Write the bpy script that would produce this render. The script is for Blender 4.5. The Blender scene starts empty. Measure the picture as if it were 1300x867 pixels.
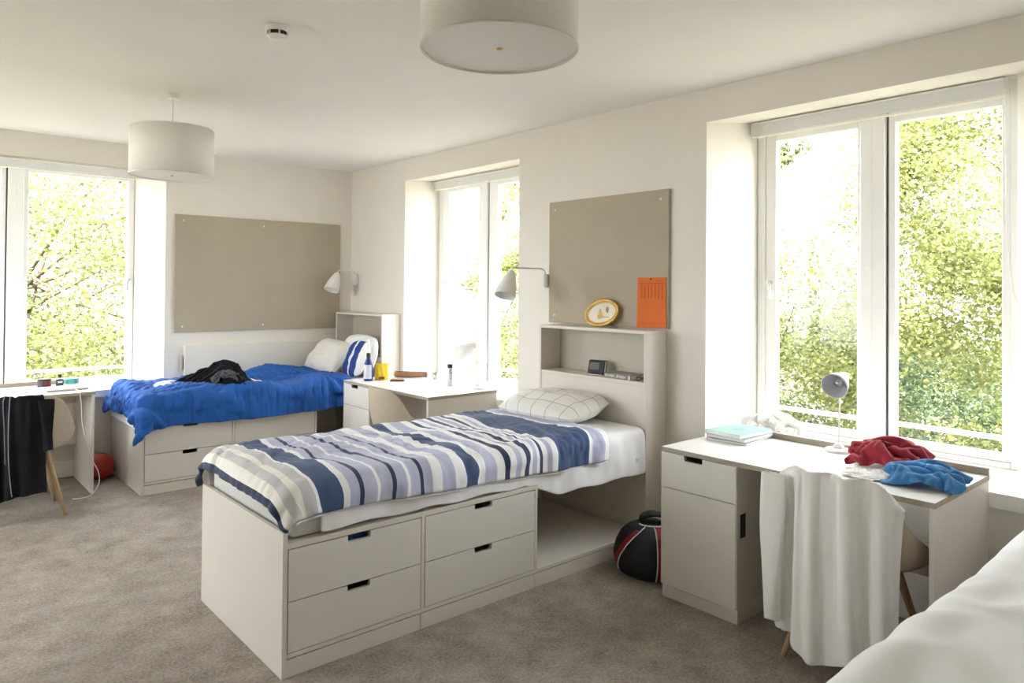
import bpy, bmesh, math, random
import numpy as np
from math import sin, cos, pi, radians as rd
from mathutils import Vector, Matrix, noise as mnoise

sc = bpy.context.scene
COL = sc.collection
random.seed(7)
RNG = np.random.default_rng(7)

# ------------------------------------------------------------------ materials
def pmat(name, col, rough=0.5, metal=0.0, var=0.0, vscale=8.0, bump=0.0, bscale=60.0, spec=0.4, sheen=0.0, trans=0.0):
    m = bpy.data.materials.new(name); m.use_nodes = True
    nt = m.node_tree; n = nt.nodes; l = nt.links
    b = n['Principled BSDF']
    b.inputs['Base Color'].default_value = (*col, 1)
    b.inputs['Roughness'].default_value = rough
    b.inputs['Metallic'].default_value = metal
    b.inputs['Specular IOR Level'].default_value = spec
    if sheen: b.inputs['Sheen Weight'].default_value = sheen
    if trans: b.inputs['Transmission Weight'].default_value = trans
    tc = n.new('ShaderNodeTexCoord')
    if var:
        t = n.new('ShaderNodeTexNoise'); t.inputs['Scale'].default_value = vscale; t.inputs['Detail'].default_value = 4
        l.new(tc.outputs['Object'], t.inputs['Vector'])
        r = n.new('ShaderNodeValToRGB')
        r.color_ramp.elements[0].position = .3; r.color_ramp.elements[1].position = .7
        r.color_ramp.elements[0].color = (*[c*(1-var) for c in col], 1)
        r.color_ramp.elements[1].color = (*[min(1, c*(1+var)) for c in col], 1)
        l.new(t.outputs['Fac'], r.inputs['Fac']); l.new(r.outputs['Color'], b.inputs['Base Color'])
    if bump:
        t2 = n.new('ShaderNodeTexNoise'); t2.inputs['Scale'].default_value = bscale; t2.inputs['Detail'].default_value = 3
        l.new(tc.outputs['Object'], t2.inputs['Vector'])
        bp = n.new('ShaderNodeBump'); bp.inputs['Strength'].default_value = bump; bp.inputs['Distance'].default_value = .004
        l.new(t2.outputs['Fac'], bp.inputs['Height']); l.new(bp.outputs['Normal'], b.inputs['Normal'])
    return m

M = {}
M['wall'] = pmat('wall_paint', (.78, .745, .685), .85, var=.015, vscale=3, bump=.05, bscale=150)
M['reveal'] = pmat('reveal_paint', (.84, .83, .80), .8, var=.01)
M['ceil'] = pmat('ceiling_paint', (.81, .79, .755), .9, var=.015, vscale=2)
M['white'] = pmat('white_gloss_paint', (.92, .92, .91), .4, var=.01)
M['lam'] = pmat('warm_grey_laminate', (.67, .63, .575), .42, var=.012, vscale=5)
M['lamf'] = pmat('laminate_front', (.69, .665, .63), .42, var=.012, vscale=5)
M['edge'] = pmat('laminate_edge', (.36, .32, .255), .5, var=.05, vscale=30)
M['desktop'] = pmat('desk_laminate', (.80, .79, .77), .3, var=.01)
M['niche'] = pmat('taupe_laminate', (.50, .46, .385), .6, var=.02)
M['board'] = pmat('taupe_pin_board', (.43, .375, .29), .85, var=.03, vscale=4, bump=.12, bscale=300)
M['screw'] = pmat('white_screw_cap', (.85, .84, .8), .4, var=.01)
M['shade'] = pmat('fabric_lamp_shade', (.90, .88, .83), .9, var=.02, vscale=60, bump=.1, bscale=400)
M['diff'] = pmat('acrylic_diffuser', (.82, .80, .75), .5, var=.01)
M['plastic'] = pmat('white_plastic', (.85, .84, .81), .45, var=.01)
M['metal'] = pmat('white_lamp_metal', (.80, .79, .77), .4, var=.01)
M['grey'] = pmat('grey_lamp_inside', (.60, .62, .66), .5, var=.02)
M['chrome'] = pmat('chrome', (.7, .7, .7), .2, metal=1, var=.02)
M['dark'] = pmat('black_plastic', (.02, .02, .02), .45, var=.1)
M['gasket'] = pmat('rubber_gasket', (.10, .09, .085), .7, var=.1)
M['blind'] = pmat('roller_blind_fabric', (.72, .73, .73), .8, var=.01, bump=.08, bscale=500)
M['blindtube'] = pmat('blind_cassette', (.86, .84, .78), .5, var=.01)
M['sheet'] = pmat('white_cotton', (.83, .83, .85), .9, var=.02, vscale=12, bump=.12, bscale=90)
M['whiteduvet'] = pmat('white_duvet_cotton', (.84, .845, .87), .9, var=.02, vscale=9, bump=.15, bscale=45)
M['ticking'] = pmat('mattress_ticking', (.66, .655, .635), .9, var=.05, vscale=50, bump=.2, bscale=120)
M['shirt'] = pmat('white_shirt_cotton', (.80, .795, .78), .9, var=.02, bump=.08, bscale=140)
M['blue'] = pmat('blue_duvet_cotton', (.016, .098, .38), .8, var=.12, vscale=6, bump=.08, bscale=60, sheen=.05, spec=.25)
M['navy'] = pmat('navy_cotton', (.02, .06, .22), .8, var=.05)
M['paleblue'] = pmat('pale_blue_cotton', (.55, .66, .80), .85, var=.03)
M['pillow'] = pmat('cream_pillow_cotton', (.80, .775, .72), .9, var=.02, bump=.1, bscale=80)
M['black'] = pmat('black_jersey', (.013, .013, .016), .95, var=.2, bump=.2, bscale=80, spec=.12)
M['char'] = pmat('charcoal_lining', (.075, .075, .085), .85, var=.2, vscale=14, bump=.2, bscale=60)
M['piping'] = pmat('grey_piping', (.22, .22, .24), .7, var=.1)
M['red'] = pmat('red_jersey', (.33, .018, .035), .8, var=.15, bump=.1, bscale=100, sheen=.2)
M['tee'] = pmat('bright_blue_jersey', (.04, .20, .48), .8, var=.12, bump=.1, bscale=100, sheen=.2)
M['felt'] = pmat('beige_moulded_shell', (.44, .375, .29), .65, var=.03, vscale=20)
M['wood'] = pmat('beech_leg', (.50, .345, .20), .5, var=.12, vscale=25)
M['bagblack'] = pmat('black_nylon', (.012, .014, .018), .6, var=.15, bump=.15, bscale=300)
M['bagred'] = pmat('dark_red_nylon', (.24, .005, .02), .55, var=.1, bump=.1, bscale=300)
M['bagwhite'] = pmat('white_cord_piping', (.75, .74, .75), .6, var=.02)
M['ball'] = pmat('worn_red_rubber', (.42, .035, .025), .55, var=.3, vscale=9, bump=.2, bscale=40)
M['gold'] = pmat('gilt_frame', (.62, .40, .10), .35, metal=.6, var=.15, vscale=30)
M['ivory'] = pmat('ivory_paper', (.82, .78, .68), .8, var=.03)
M['ochre'] = pmat('ochre_ink', (.70, .48, .15), .8, var=.2, vscale=40)
M['olive'] = pmat('olive_ink', (.30, .28, .16), .8, var=.2, vscale=40)
M['orange'] = pmat('orange_card', (.68, .155, .025), .75, var=.04, vscale=10)
M['orangeink'] = pmat('dark_orange_print', (.44, .095, .018), .8, var=.05)
M['screen'] = pmat('grey_screen', (.16, .165, .165), .2, var=.03)
M['silver'] = pmat('silver_trim', (.55, .54, .52), .3, metal=.7, var=.03)
M['pages'] = pmat('page_block', (.62, .60, .55), .9, var=.1, vscale=80)
M['bookgrey'] = pmat('grey_print_cover', (.22, .215, .20), .5, var=.3, vscale=40)
M['mint'] = pmat('mint_cover', (.30, .52, .47), .5, var=.03)
M['mintdark'] = pmat('mint_emblem', (.22, .41, .38), .5, var=.03)
M['paper'] = pmat('white_page_block', (.80, .80, .80), .8, var=.03, vscale=60)
M['greycover'] = pmat('grey_cover', (.34, .34, .36), .6, var=.05)
M['spray'] = pmat('blue_bottle', (.02, .035, .22), .3, var=.05)
M['label'] = pmat('pale_label', (.62, .65, .78), .5, var=.05)
M['yellow'] = pmat('yellow_packet', (.85, .60, .03), .4, var=.08, vscale=30)
M['brown'] = pmat('tan_leather', (.33, .17, .095), .6, var=.12, vscale=25)
M['darkbrown'] = pmat('dark_leather', (.07, .035, .025), .55, var=.15)
M['can'] = pmat('brushed_can', (.62, .63, .64), .35, metal=.35, var=.03)
M['teal'] = pmat('teal_lid', (.10, .52, .47), .4, var=.04)
M['tin'] = pmat('dark_tin', (.06, .055, .055), .4, var=.1)
M['maroon'] = pmat('maroon_print', (.22, .03, .04), .5, var=.05)
M['cable'] = pmat('white_cable', (.78, .77, .74), .5, var=.01)
M['ground'] = pmat('meadow_grass', (.15, .14, .10), .95, var=.3, vscale=2)
M['bark'] = pmat('bark', (.09, .065, .045), .95, var=.3, vscale=10, bump=.5, bscale=12)
M['render'] = pmat('pale_house_render', (.72, .70, .66), .9, var=.03)

def glass_mat():
    m = bpy.data.materials.new('window_glass'); m.use_nodes = True
    nt = m.node_tree; n = nt.nodes; l = nt.links; n.remove(n['Principled BSDF'])
    o = n['Material Output']
    tr = n.new('ShaderNodeBsdfTransparent'); tr.inputs['Color'].default_value = (.965, .975, .97, 1)
    gl = n.new('ShaderNodeBsdfGlossy'); gl.inputs['Roughness'].default_value = .02
    lw = n.new('ShaderNodeLayerWeight'); lw.inputs['Blend'].default_value = .5
    pw = n.new('ShaderNodeMath'); pw.operation = 'POWER'; pw.inputs[1].default_value = 5; l.new(lw.outputs['Facing'], pw.inputs[0])
    fr = n.new('ShaderNodeMath'); fr.operation = 'MULTIPLY_ADD'; fr.inputs[1].default_value = .5; fr.inputs[2].default_value = .015; l.new(pw.outputs[0], fr.inputs[0])
    mx = n.new('ShaderNodeMixShader')
    l.new(fr.outputs[0], mx.inputs['Fac']); l.new(tr.outputs[0], mx.inputs[1]); l.new(gl.outputs[0], mx.inputs[2]); l.new(mx.outputs[0], o.inputs['Surface'])
    return m
M['glass'] = glass_mat()

def carpet_mat():
    m = pmat('carpet', (.3, .27, .24), .95, bump=0, spec=.1)
    nt = m.node_tree; n = nt.nodes; l = nt.links; b = n['Principled BSDF']
    tc = [x for x in n if x.type == 'TEX_COORD'][0]
    a = n.new('ShaderNodeTexNoise'); a.inputs['Scale'].default_value = 5.5; a.inputs['Detail'].default_value = 6; a.inputs['Roughness'].default_value = .7
    c = n.new('ShaderNodeTexNoise'); c.inputs['Scale'].default_value = 75; c.inputs['Detail'].default_value = 4; c.inputs['Roughness'].default_value = .8
    for t in (a, c): l.new(tc.outputs['Object'], t.inputs['Vector'])
    mx = n.new('ShaderNodeMath'); mx.operation = 'MULTIPLY_ADD'; mx.inputs[1].default_value = .63
    l.new(c.outputs['Fac'], mx.inputs[0])
    m2 = n.new('ShaderNodeMath'); m2.operation = 'MULTIPLY'; m2.inputs[1].default_value = .42; l.new(a.outputs['Fac'], m2.inputs[0])
    l.new(m2.outputs[0], mx.inputs[2])
    r = n.new('ShaderNodeValToRGB'); e = r.color_ramp.elements
    e[0].position = .36; e[0].color = (.155, .132, .11, 1); e[1].position = .68; e[1].color = (.47, .425, .375, 1)
    l.new(mx.outputs[0], r.inputs['Fac']); l.new(r.outputs['Color'], b.inputs['Base Color'])
    bp = n.new('ShaderNodeBump'); bp.inputs['Strength'].default_value = .5; bp.inputs['Distance'].default_value = .006
    l.new(c.outputs['Fac'], bp.inputs['Height']); l.new(bp.outputs['Normal'], b.inputs['Normal'])
    return m
M['carpet'] = carpet_mat()

PAL = {'D': (.030, .042, .10), 'N': (.045, .080, .185), 'L': (.46, .48, .64), 'W': (.82, .83, .85), 'C': (.80, .79, .74), 'G': (.55, .54, .57)}
STR = [('D', 0), ('C', .030), ('G', .062), ('C', .095), ('G', .118), ('W', .170), ('N', .185), ('W', .295), ('L', .325), ('D', .372), ('L', .392), ('W', .450),
       ('L', .465), ('D', .530), ('L', .550), ('W', .600), ('L', .612), ('D', .670), ('L', .690), ('W', .735), ('L', .790), ('W', .862), ('N', .925), ('W', 1.0), ('L', 1.05),
       ('W', 1.125), ('D', 1.175), ('W', 1.205), ('L', 1.24), ('W', 1.275),
       ('D', 1.305), ('W', 1.335), ('L', 1.36), ('W', 1.39), ('D', 1.41), ('W', 1.435), ('L', 1.465), ('W', 1.495), ('N', 1.527), ('W', 1.785), ('L', 1.812), ('W', 1.905)]
def stripe_mat():
    m = pmat('striped_cotton', (.8, .8, .8), .85, bump=.08, bscale=90, sheen=.1)
    nt = m.node_tree; n = nt.nodes; l = nt.links; b = n['Principled BSDF']
    uv = n.new('ShaderNodeUVMap'); uv.uv_map = 'rest'
    sp = n.new('ShaderNodeSeparateXYZ'); l.new(uv.outputs[0], sp.inputs[0])
    ramps = []
    for part, (a, bb) in ((STR[:30], (0, 1.305)), (STR[29:], (1.27, 2.1))):
        mr = n.new('ShaderNodeMapRange'); mr.inputs[1].default_value = a; mr.inputs[2].default_value = bb
        l.new(sp.outputs[0], mr.inputs[0])
        r = n.new('ShaderNodeValToRGB'); r.color_ramp.interpolation = 'CONSTANT'
        e = r.color_ramp.elements
        while len(e) > 1: e.remove(e[-1])
        for i, (k, s) in enumerate(part):
            p = min(1, max(0, (s-a)/(bb-a)))
            x = e[0] if i == 0 else e.new(p)
            x.position = p; x.color = (*PAL[k], 1)
        l.new(mr.outputs[0], r.inputs[0]); ramps.append(r)
    gt = n.new('ShaderNodeMath'); gt.operation = 'GREATER_THAN'; gt.inputs[1].default_value = 1.30
    l.new(sp.outputs[0], gt.inputs[0])
    mx = n.new('ShaderNodeMix'); mx.data_type = 'RGBA'
    l.new(gt.outputs[0], mx.inputs[0]); l.new(ramps[0].outputs[0], mx.inputs[6]); l.new(ramps[1].outputs[0], mx.inputs[7])
    l.new(mx.outputs[2], b.inputs['Base Color'])
    return m
M['stripe'] = stripe_mat()

def check_mat():
    m = pmat('windowpane_check_cotton', (.79, .78, .75), .9, bump=.1, bscale=80)
    nt = m.node_tree; n = nt.nodes; l = nt.links; b = n['Principled BSDF']
    uv = n.new('ShaderNodeUVMap'); uv.uv_map = 'rest'
    sp = n.new('ShaderNodeSeparateXYZ'); l.new(uv.outputs[0], sp.inputs[0])
    outs = []
    for i, (per, w) in enumerate(((.115, .03), (.13, .03))):
        d = n.new('ShaderNodeMath'); d.operation = 'DIVIDE'; d.inputs[1].default_value = per; l.new(sp.outputs[i], d.inputs[0])
        f = n.new('ShaderNodeMath'); f.operation = 'FRACT'; l.new(d.outputs[0], f.inputs[0])
        g = n.new('ShaderNodeMath'); g.operation = 'LESS_THAN'; g.inputs[1].default_value = w; l.new(f.outputs[0], g.inputs[0]); outs.append(g)
    mm = n.new('ShaderNodeMath'); mm.operation = 'MAXIMUM'; l.new(outs[0].outputs[0], mm.inputs[0]); l.new(outs[1].outputs[0], mm.inputs[1])
    mx = n.new('ShaderNodeMix'); mx.data_type = 'RGBA'; l.new(mm.outputs[0], mx.inputs[0])
    mx.inputs[6].default_value = (.79, .78, .75, 1); mx.inputs[7].default_value = (.25, .25, .28, 1)
    l.new(mx.outputs[2], b.inputs['Base Color'])
    return m
M['check'] = check_mat()

def band_mat():
    m = pmat('banded_cotton', (.02, .06, .22), .85, bump=.08, bscale=90)
    nt = m.node_tree; n = nt.nodes; l = nt.links; b = n['Principled BSDF']
    uv = n.new('ShaderNodeUVMap'); uv.uv_map = 'rest'
    sp = n.new('ShaderNodeSeparateXYZ'); l.new(uv.outputs[0], sp.inputs[0])
    mr = n.new('ShaderNodeMapRange'); mr.inputs[1].default_value = .05; mr.inputs[2].default_value = .47; l.new(sp.outputs[1], mr.inputs[0])
    r = n.new('ShaderNodeValToRGB'); r.color_ramp.interpolation = 'CONSTANT'; e = r.color_ramp.elements
    cols = [(0, (.80, .81, .83)), (.20, (.018, .055, .24)), (.48, (.80, .81, .83)), (.58, (.018, .055, .24)), (.86, (.50, .62, .80)), ]
    e[0].position = 0; e[0].color = (*cols[0][1], 1); e[1].position = cols[1][0]; e[1].color = (*cols[1][1], 1)
    for p, c in cols[2:]: x = e.new(p); x.color = (*c, 1)
    l.new(mr.outputs[0], r.inputs[0]); l.new(r.outputs[0], b.inputs['Base Color'])
    return m
M['band'] = band_mat()

def leaf_mat(name, cols):
    m = bpy.data.materials.new(name); m.use_nodes = True
    nt = m.node_tree; n = nt.nodes; l = nt.links; n.remove(n['Principled BSDF'])
    o = n['Material Output']
    g = n.new('ShaderNodeNewGeometry'); r = n.new('ShaderNodeValToRGB'); e = r.color_ramp.elements
    for i, c in enumerate(cols):
        x = e[i] if i < 2 else e.new(1)
        x.position = i/(len(cols)-1); x.color = (*c, 1)
    l.new(g.outputs['Random Per Island'], r.inputs['Fac'])
    d = n.new('ShaderNodeBsdfDiffuse'); t = n.new('ShaderNodeBsdfTranslucent'); mx = n.new('ShaderNodeMixShader'); mx.inputs[0].default_value = .45
    l.new(r.outputs[0], d.inputs[0]); l.new(r.outputs[0], t.inputs[0]); l.new(d.outputs[0], mx.inputs[1]); l.new(t.outputs[0], mx.inputs[2]); l.new(mx.outputs[0], o.inputs[0])
    return m
M['leafA'] = leaf_mat('yellow_green_leaves', [(.10, .115, .04), (.19, .21, .07), (.30, .30, .13), (.15, .18, .075)])
M['leafB'] = leaf_mat('mid_green_leaves', [(.06, .085, .035), (.13, .165, .07), (.22, .245, .12), (.10, .13, .07)])
M['leafC'] = leaf_mat('deep_green_leaves', [(.04, .065, .035), (.08, .115, .06), (.13, .17, .09), (.06, .09, .06)])

# ------------------------------------------------------------------ builders
def orth(d):
    d = Vector(d).normalized()
    a = Vector((0, 0, 1)) if abs(d.z) < .9 else Vector((1, 0, 0))
    x = d.cross(a).normalized(); return x, d.cross(x).normalized(), d

class B:
    def __init__(s): s.bm = bmesh.new()
    def _add(s, verts, faces):
        vs = [s.bm.verts.new(v) for v in verts]
        for f in faces:
            try: s.bm.faces.new([vs[i] for i in f])
            except ValueError: pass
        return s
    def box(s, x0, y0, z0, x1, y1, z1, bev=.0015, seg=1):
        b = bmesh.new(); bmesh.ops.create_cube(b, size=1)
        for v in b.verts: v.co = Vector(((x0+x1)/2+v.co.x*(x1-x0), (y0+y1)/2+v.co.y*(y1-y0), (z0+z1)/2+v.co.z*(z1-z0)))
        if bev: bmesh.ops.bevel(b, geom=b.edges[:], offset=bev, segments=seg, affect='EDGES', profile=.5)
        return s.merge(b)
    def merge(s, b, mat=None):
        b.verts.index_update(); vs = [tuple(v.co) if mat is None else tuple(mat @ v.co) for v in b.verts]
        fs = [[v.index for v in f.verts] for f in b.faces]; b.free(); return s._add(vs, fs)
    def prism(s, poly, lo, hi, axis='z'):
        # poly: outline in the two other axes, extruded along axis
        def P(a, b, c): return (a, b, c) if axis == 'z' else ((a, c, b) if axis == 'y' else (c, a, b))
        n = len(poly); v = [P(a, b, lo) for a, b in poly]+[P(a, b, hi) for a, b in poly]
        return s._add(v, [list(range(n))[::-1], list(range(n, 2*n))]+[[i, (i+1) % n, n+(i+1) % n, n+i] for i in range(n)])
    def cyl(s, p0, p1, r0, r1=None, seg=24, caps=True):
        r1 = r0 if r1 is None else r1
        x, y, d = orth(Vector(p1)-Vector(p0)); v = []
        for p, r in ((Vector(p0), r0), (Vector(p1), r1)):
            v += [p+(x*cos(2*pi*i/seg)+y*sin(2*pi*i/seg))*r for i in range(seg)]
        f = [[i, (i+1) % seg, seg+(i+1) % seg, seg+i] for i in range(seg)]
        if caps: f += [list(range(seg))[::-1], list(range(seg, 2*seg))]
        return s._add(v, f)
    def tube(s, pts, r, seg=8, closed=False):
        pts = [Vector(p) for p in pts]; n = len(pts); v = []; x = None
        for i, p in enumerate(pts):
            d = (pts[(i+1) % n]-pts[i-1]) if closed else (pts[min(i+1, n-1)]-pts[max(i-1, 0)])
            d.normalize()
            if x is None: x = orth(d)[0]
            x = (x-d*x.dot(d)).normalized(); y = d.cross(x)
            rr = r[i] if isinstance(r, (list, tuple)) else r
            v += [p+(x*cos(2*pi*k/seg)+y*sin(2*pi*k/seg))*rr for k in range(seg)]
        f = []
        for i in range(n if closed else n-1):
            j = (i+1) % n
            f += [[i*seg+k, i*seg+(k+1) % seg, j*seg+(k+1) % seg, j*seg+k] for k in range(seg)]
        if not closed: f += [list(range(seg))[::-1], [(n-1)*seg+k for k in range(seg)]]
        return s._add(v, f)
    def lathe(s, prof, origin=(0, 0, 0), axis=(0, 0, 1), seg=32, cap0=False, cap1=False):
        x, y, d = orth(axis); o = Vector(origin); v = []; n = len(prof)
        for r, h in prof: v += [o+d*h+(x*cos(2*pi*i/seg)+y*sin(2*pi*i/seg))*max(r, 1e-4) for i in range(seg)]
        f = []
        for j in range(n-1): f += [[j*seg+i, j*seg+(i+1) % seg, (j+1)*seg+(i+1) % seg, (j+1)*seg+i] for i in range(seg)]
        if cap0: f.append(list(range(seg))[::-1])
        if cap1: f.append([(n-1)*seg+i for i in range(seg)])
        return s._add(v, f)
    def grid(s, P, closeu=False):
        n, m = P.shape[:2]; v = [tuple(map(float, p)) for p in P.reshape(-1, 3)]
        f = [[i*m+j, ((i+1) % n)*m+j, ((i+1) % n)*m+j+1, i*m+j+1] for i in range(n if closeu else n-1) for j in range(m-1)]
        return s._add(v, f)
    def build(s, name, mat, parent=None, smooth=False, mods=(), uv=None, doubles=False):
        bm = s.bm
        if doubles: bmesh.ops.remove_doubles(bm, verts=bm.verts, dist=1e-4)
        bmesh.ops.recalc_face_normals(bm, faces=bm.faces[:])
        off = Vector((0, 0, 0))
        p = parent
        while p is not None: off = off+p.location; p = p.parent
        me = bpy.data.meshes.new(name)
        if uv is not None:
            lay = bm.loops.layers.uv.new('rest'); bm.verts.index_update()
            for f in bm.faces:
                for lp in f.loops: lp[lay].uv = uv[lp.vert.index]
        if parent is not None:
            for v in bm.verts: v.co -= off
        bm.to_mesh(me); bm.free()
        me.materials.append(M[mat])
        if smooth:
            for pl in me.polygons: pl.use_smooth = True
        o = bpy.data.objects.new(name, me); COL.objects.link(o)
        if parent is not None: o.parent = parent
        for k, kw in mods:
            md = o.modifiers.new(k.lower(), k)
            for a, val in kw.items(): setattr(md, a, val)
        return o

def tag(o, label, cat, group=None):
    o['label'] = label; o['category'] = cat
    if group: o['group'] = group
    return o
def thing(name, label, cat, loc, group=None):
    o = bpy.data.objects.new(name, None); COL.objects.link(o); o.empty_display_size = .05
    o.location = loc; return tag(o, label, cat, group)
def struct(o): o['kind'] = 'structure'; return o
def sempty(name, loc):
    o = bpy.data.objects.new(name, None); COL.objects.link(o); o.location = loc; return struct(o)
SUB = lambda n=1: ('SUBSURF', dict(levels=n, render_levels=n))
SOL = lambda t, off=0: ('SOLIDIFY', dict(thickness=t, offset=off))

# ------------------------------------------------------------------ room shell
XW, YB, HC = 3.67, 6.745, 2.745
XL, YR = -1.9, -1.9
SILL, HEAD0, HEAD1 = .68, 2.545, 2.60
XO, YO = 4.25, 7.24          # outer wall faces
struct(B().box(XL-.2, YR-.2, -.12, XO, YO, 0, 0).build('floor', 'carpet'))
struct(B().box(XL-.2, YR-.2, HC, XO+.1, YO+.1, HC+.15, 0).build('ceiling', 'ceil'))

w = B()
# right wall: piers (plan outlines), spandrels and lintels round three openings
op_r = [(-1.75, -1.0, -1.70, -1.06), (.72, 2.45, 1.00, 2.41), (4.12, 5.724, 4.34, 5.83)]   # (y0,y1 at the room face, y0,y1 at the window); first opening added out of view for daylight
XI = 4.10
ys = YR-.2
for a, b_, c, d in op_r:
    prevd = ys if ys == YR-.2 else prev[3]
    poly = [(XW, ys), (XW, a), (XI, c), (XO, c), (XO, prevd)]
    if ys != YR-.2: poly.append((XI, prevd))
    w.prism(poly, 0, HC)
    w.prism([(XW, a), (XW, b_), (XI, d), (XO, d), (XO, c), (XI, c)], 0, SILL-.03)
    # lintel, its soffit rising towards the window
    v = []
    for (x, y0, y1, z) in ((XW, a, b_, HEAD0), (XI, c, d, HEAD1), (XO, c, d, HEAD1)):
        v += [(x, y0, z), (x, y1, z), (x, y0, HC), (x, y1, HC)]
    w._add(v, [[0, 1, 5, 4], [4, 5, 9, 8], [0, 2, 3, 1], [8, 9, 11, 10], [2, 6, 7, 3], [6, 10, 11, 7], [0, 4, 6, 2], [4, 8, 10, 6], [1, 3, 7, 5], [5, 7, 11, 9]])
    ys = b_; prev = (a, b_, c, d)
w.prism([(XW, ys), (XW, YB), (XW, YO), (XO, YO), (XO, prev[3]), (XI, prev[3])], 0, HC)
struct(w.build('wall_right', 'wall'))
# back wall
w = B(); YI = 7.10
a, b_, c, d = -.30, 1.86, -.12, 1.70
w.prism([(XL-.2, YB), (a, YB), (c, YI), (c, YO), (XL-.2, YO)], 0, HC)
w.prism([(b_, YB), (XW, YB), (XW, YO), (d, YO), (d, YI)], 0, HC)
w.prism([(a, YB), (b_, YB), (d, YI), (d, YO), (c, YO), (c, YI)], 0, SILL-.03)
v = []
for (y, x0, x1, z) in ((YB, a, b_, HEAD0), (YI, c, d, HEAD1), (YO, c, d, HEAD1)):
    v += [(x0, y, z), (x1, y, z), (x0, y, HC), (x1, y, HC)]
w._add(v, [[0, 1, 5, 4], [4, 5, 9, 8], [0, 2, 3, 1], [8, 9, 11, 10], [2, 6, 7, 3], [6, 10, 11, 7], [0, 4, 6, 2], [4, 8, 10, 6], [1, 3, 7, 5], [5, 7, 11, 9]])
struct(w.build('wall_back', 'wall'))
# left wall with an added, out-of-view window for daylight, rear wall
w = B(); LW = (4.0, 6.2)
w.box(XL-.2, YR-.2, 0, XL, LW[0], HC, 0).box(XL-.2, LW[1], 0, XL, YB, HC, 0)
w.box(XL-.2, LW[0], 0, XL, LW[1], SILL, 0).box(XL-.2, LW[0], 2.55, XL, LW[1], HC, 0)
struct(w.build('wall_left', 'wall'))
struct(B().box(XL, YR-.2, 0, XW, YR, HC, 0).build('wall_rear', 'wall'))
# skirting
struct(B().box(XL, YB-.018, 0, 1.44, YB, .13, .004).build('baseboard_back', 'white'))
s_ = B()
for y0, y1 in ((YR, .95), (2.28, 2.72), (3.70, 4.28)): s_.box(XW-.018, y0, 0, XW, y1, .13, .004)
struct(s_.build('baseboard_right', 'white'))
struct(B().box(XL, YR, 0, XL+.018, YB-.018, .13, .004).build('baseboard_left', 'white'))
# window boards
n_ = 0
for (a, b_, c, d) in op_r:
    n_ += 1
    struct(B().prism([(XW-.03, a-.0), (XW-.03, b_), (XW, b_), (XI, d), (4.20, d), (4.20, c), (XI, c), (XW, a)], SILL-.065 if n_ < 4 else SILL, SILL).build('trim_%d' % n_, 'white'))
struct(B().prism([(-.30, YB-.025), (1.86, YB-.025), (1.86, YB), (1.70, YI), (1.70, 7.17), (-.12, 7.17), (-.12, YI), (-.30, YB)], SILL-.06, SILL).build('trim_4', 'white'))

# ------------------------------------------------------------------ windows
def window(name, mp, stops, z0=SILL, z1=2.60, handle_side=None):
    """mp(t,dpt,z): point along the window (t), dpt = out through the wall.  stops: t of [jamb, sash1 glass a, b, mullion a, b, sash2 glass a, b, jamb]"""
    t0, ga, gb, ma, mb, gc, gd, t1 = stops
    root = sempty(name, mp(t0, 0, z0))
    def bx(bb, ta, tb, da, db, za, zb, bev=.003):
        p, q = mp(ta, da, za), mp(tb, db, zb)
        bb.box(min(p[0], q[0]), min(p[1], q[1]), za, max(p[0], q[0]), max(p[1], q[1]), zb, bev)
    sg = 1 if t1 > t0 else -1
    f = B()
    bx(f, t0, t0+sg*.05, 0, .07, z0, z1); bx(f, t1-sg*.04, t1, 0, .07, z0, z1)
    bx(f, t0+sg*.0505, t1-sg*.0405, 0, .07, z0, z0+.03); bx(f, t0+sg*.0505, t1-sg*.0405, 0, .07, z1-.05, z1)
    fo = f.build('frame', 'white', root)
    m_ = B(); bx(m_, ma, mb, -.012, .07, z0+.03, z1-.05)
    bx(m_, ma+(mb-ma)*.46, ma+(mb-ma)*.48, -.014, -.010, z0+.03, z1-.05, 0)
    m_.build('mullion', 'white', root)
    for k, (a, b_, c, d) in enumerate(((t0+sg*.052, ga, gb, ma-sg*.002), (mb+sg*.012, gc, gd, t1-sg*.042))):
        s = B()
        bx(s, a, b_, .008, .055, z0+.032, z1-.052); bx(s, c, d, .008, .055, z0+.032, z1-.052)
        bx(s, b_, c, .008, .055, z0+.032, z0+.07); bx(s, b_, c, .008, .055, z1-.12, z1-.052)
        so = s.build('sash', 'white', root)
        g = B(); bx(g, b_, c, .028, .034, z0+.07, z1-.12, 0)
        g.build('glass_pane', 'glass', so)
        r = B(); bx(r, b_-sg*.02, c+sg*.02, .062, .085, z0+.125, z0+.150, .004)
        r.build('guard_rail', 'white', so)
        if k == 0:
            h = B(); t = (a+b_)/2
            h.cyl(mp(t, .008, 1.60), mp(t, -.03, 1.60), .011); h.tube([mp(t, -.03, 1.605), mp(t+sg*.012, -.034, 1.58), mp(t+sg*.014, -.034, 1.50)], .008)
            h.build('handle', 'chrome', so)
    g = B(); bx(g, mb+sg*.0015, mb+sg*.0105, .012, .06, z0+.032, z1-.052, 0); g.build('gasket', 'gasket', root)
    return root
window('window_1', lambda t, d, z: (4.17+d, t, z), [2.405, 2.285, 1.79, 1.765, 1.632, 1.583, 1.085, 1.005])
window('window_2', lambda t, d, z: (4.13+d, t, z), [5.825, 5.66, 5.20, 5.173, 5.064, 4.93, 4.42, 4.345])
window('window_3', lambda t, d, z: (t, 7.11+d, z), [1.695, 1.660, .90, .868, .756, .712, -.05, -.115])
window('added_window_4', lambda t, d, z: (4.17+d, t, z), [-1.08, -1.15, -1.33, -1.35, -1.41, -1.43, -1.60, -1.68])  # added window out of view, brings daylight to the near side
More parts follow.
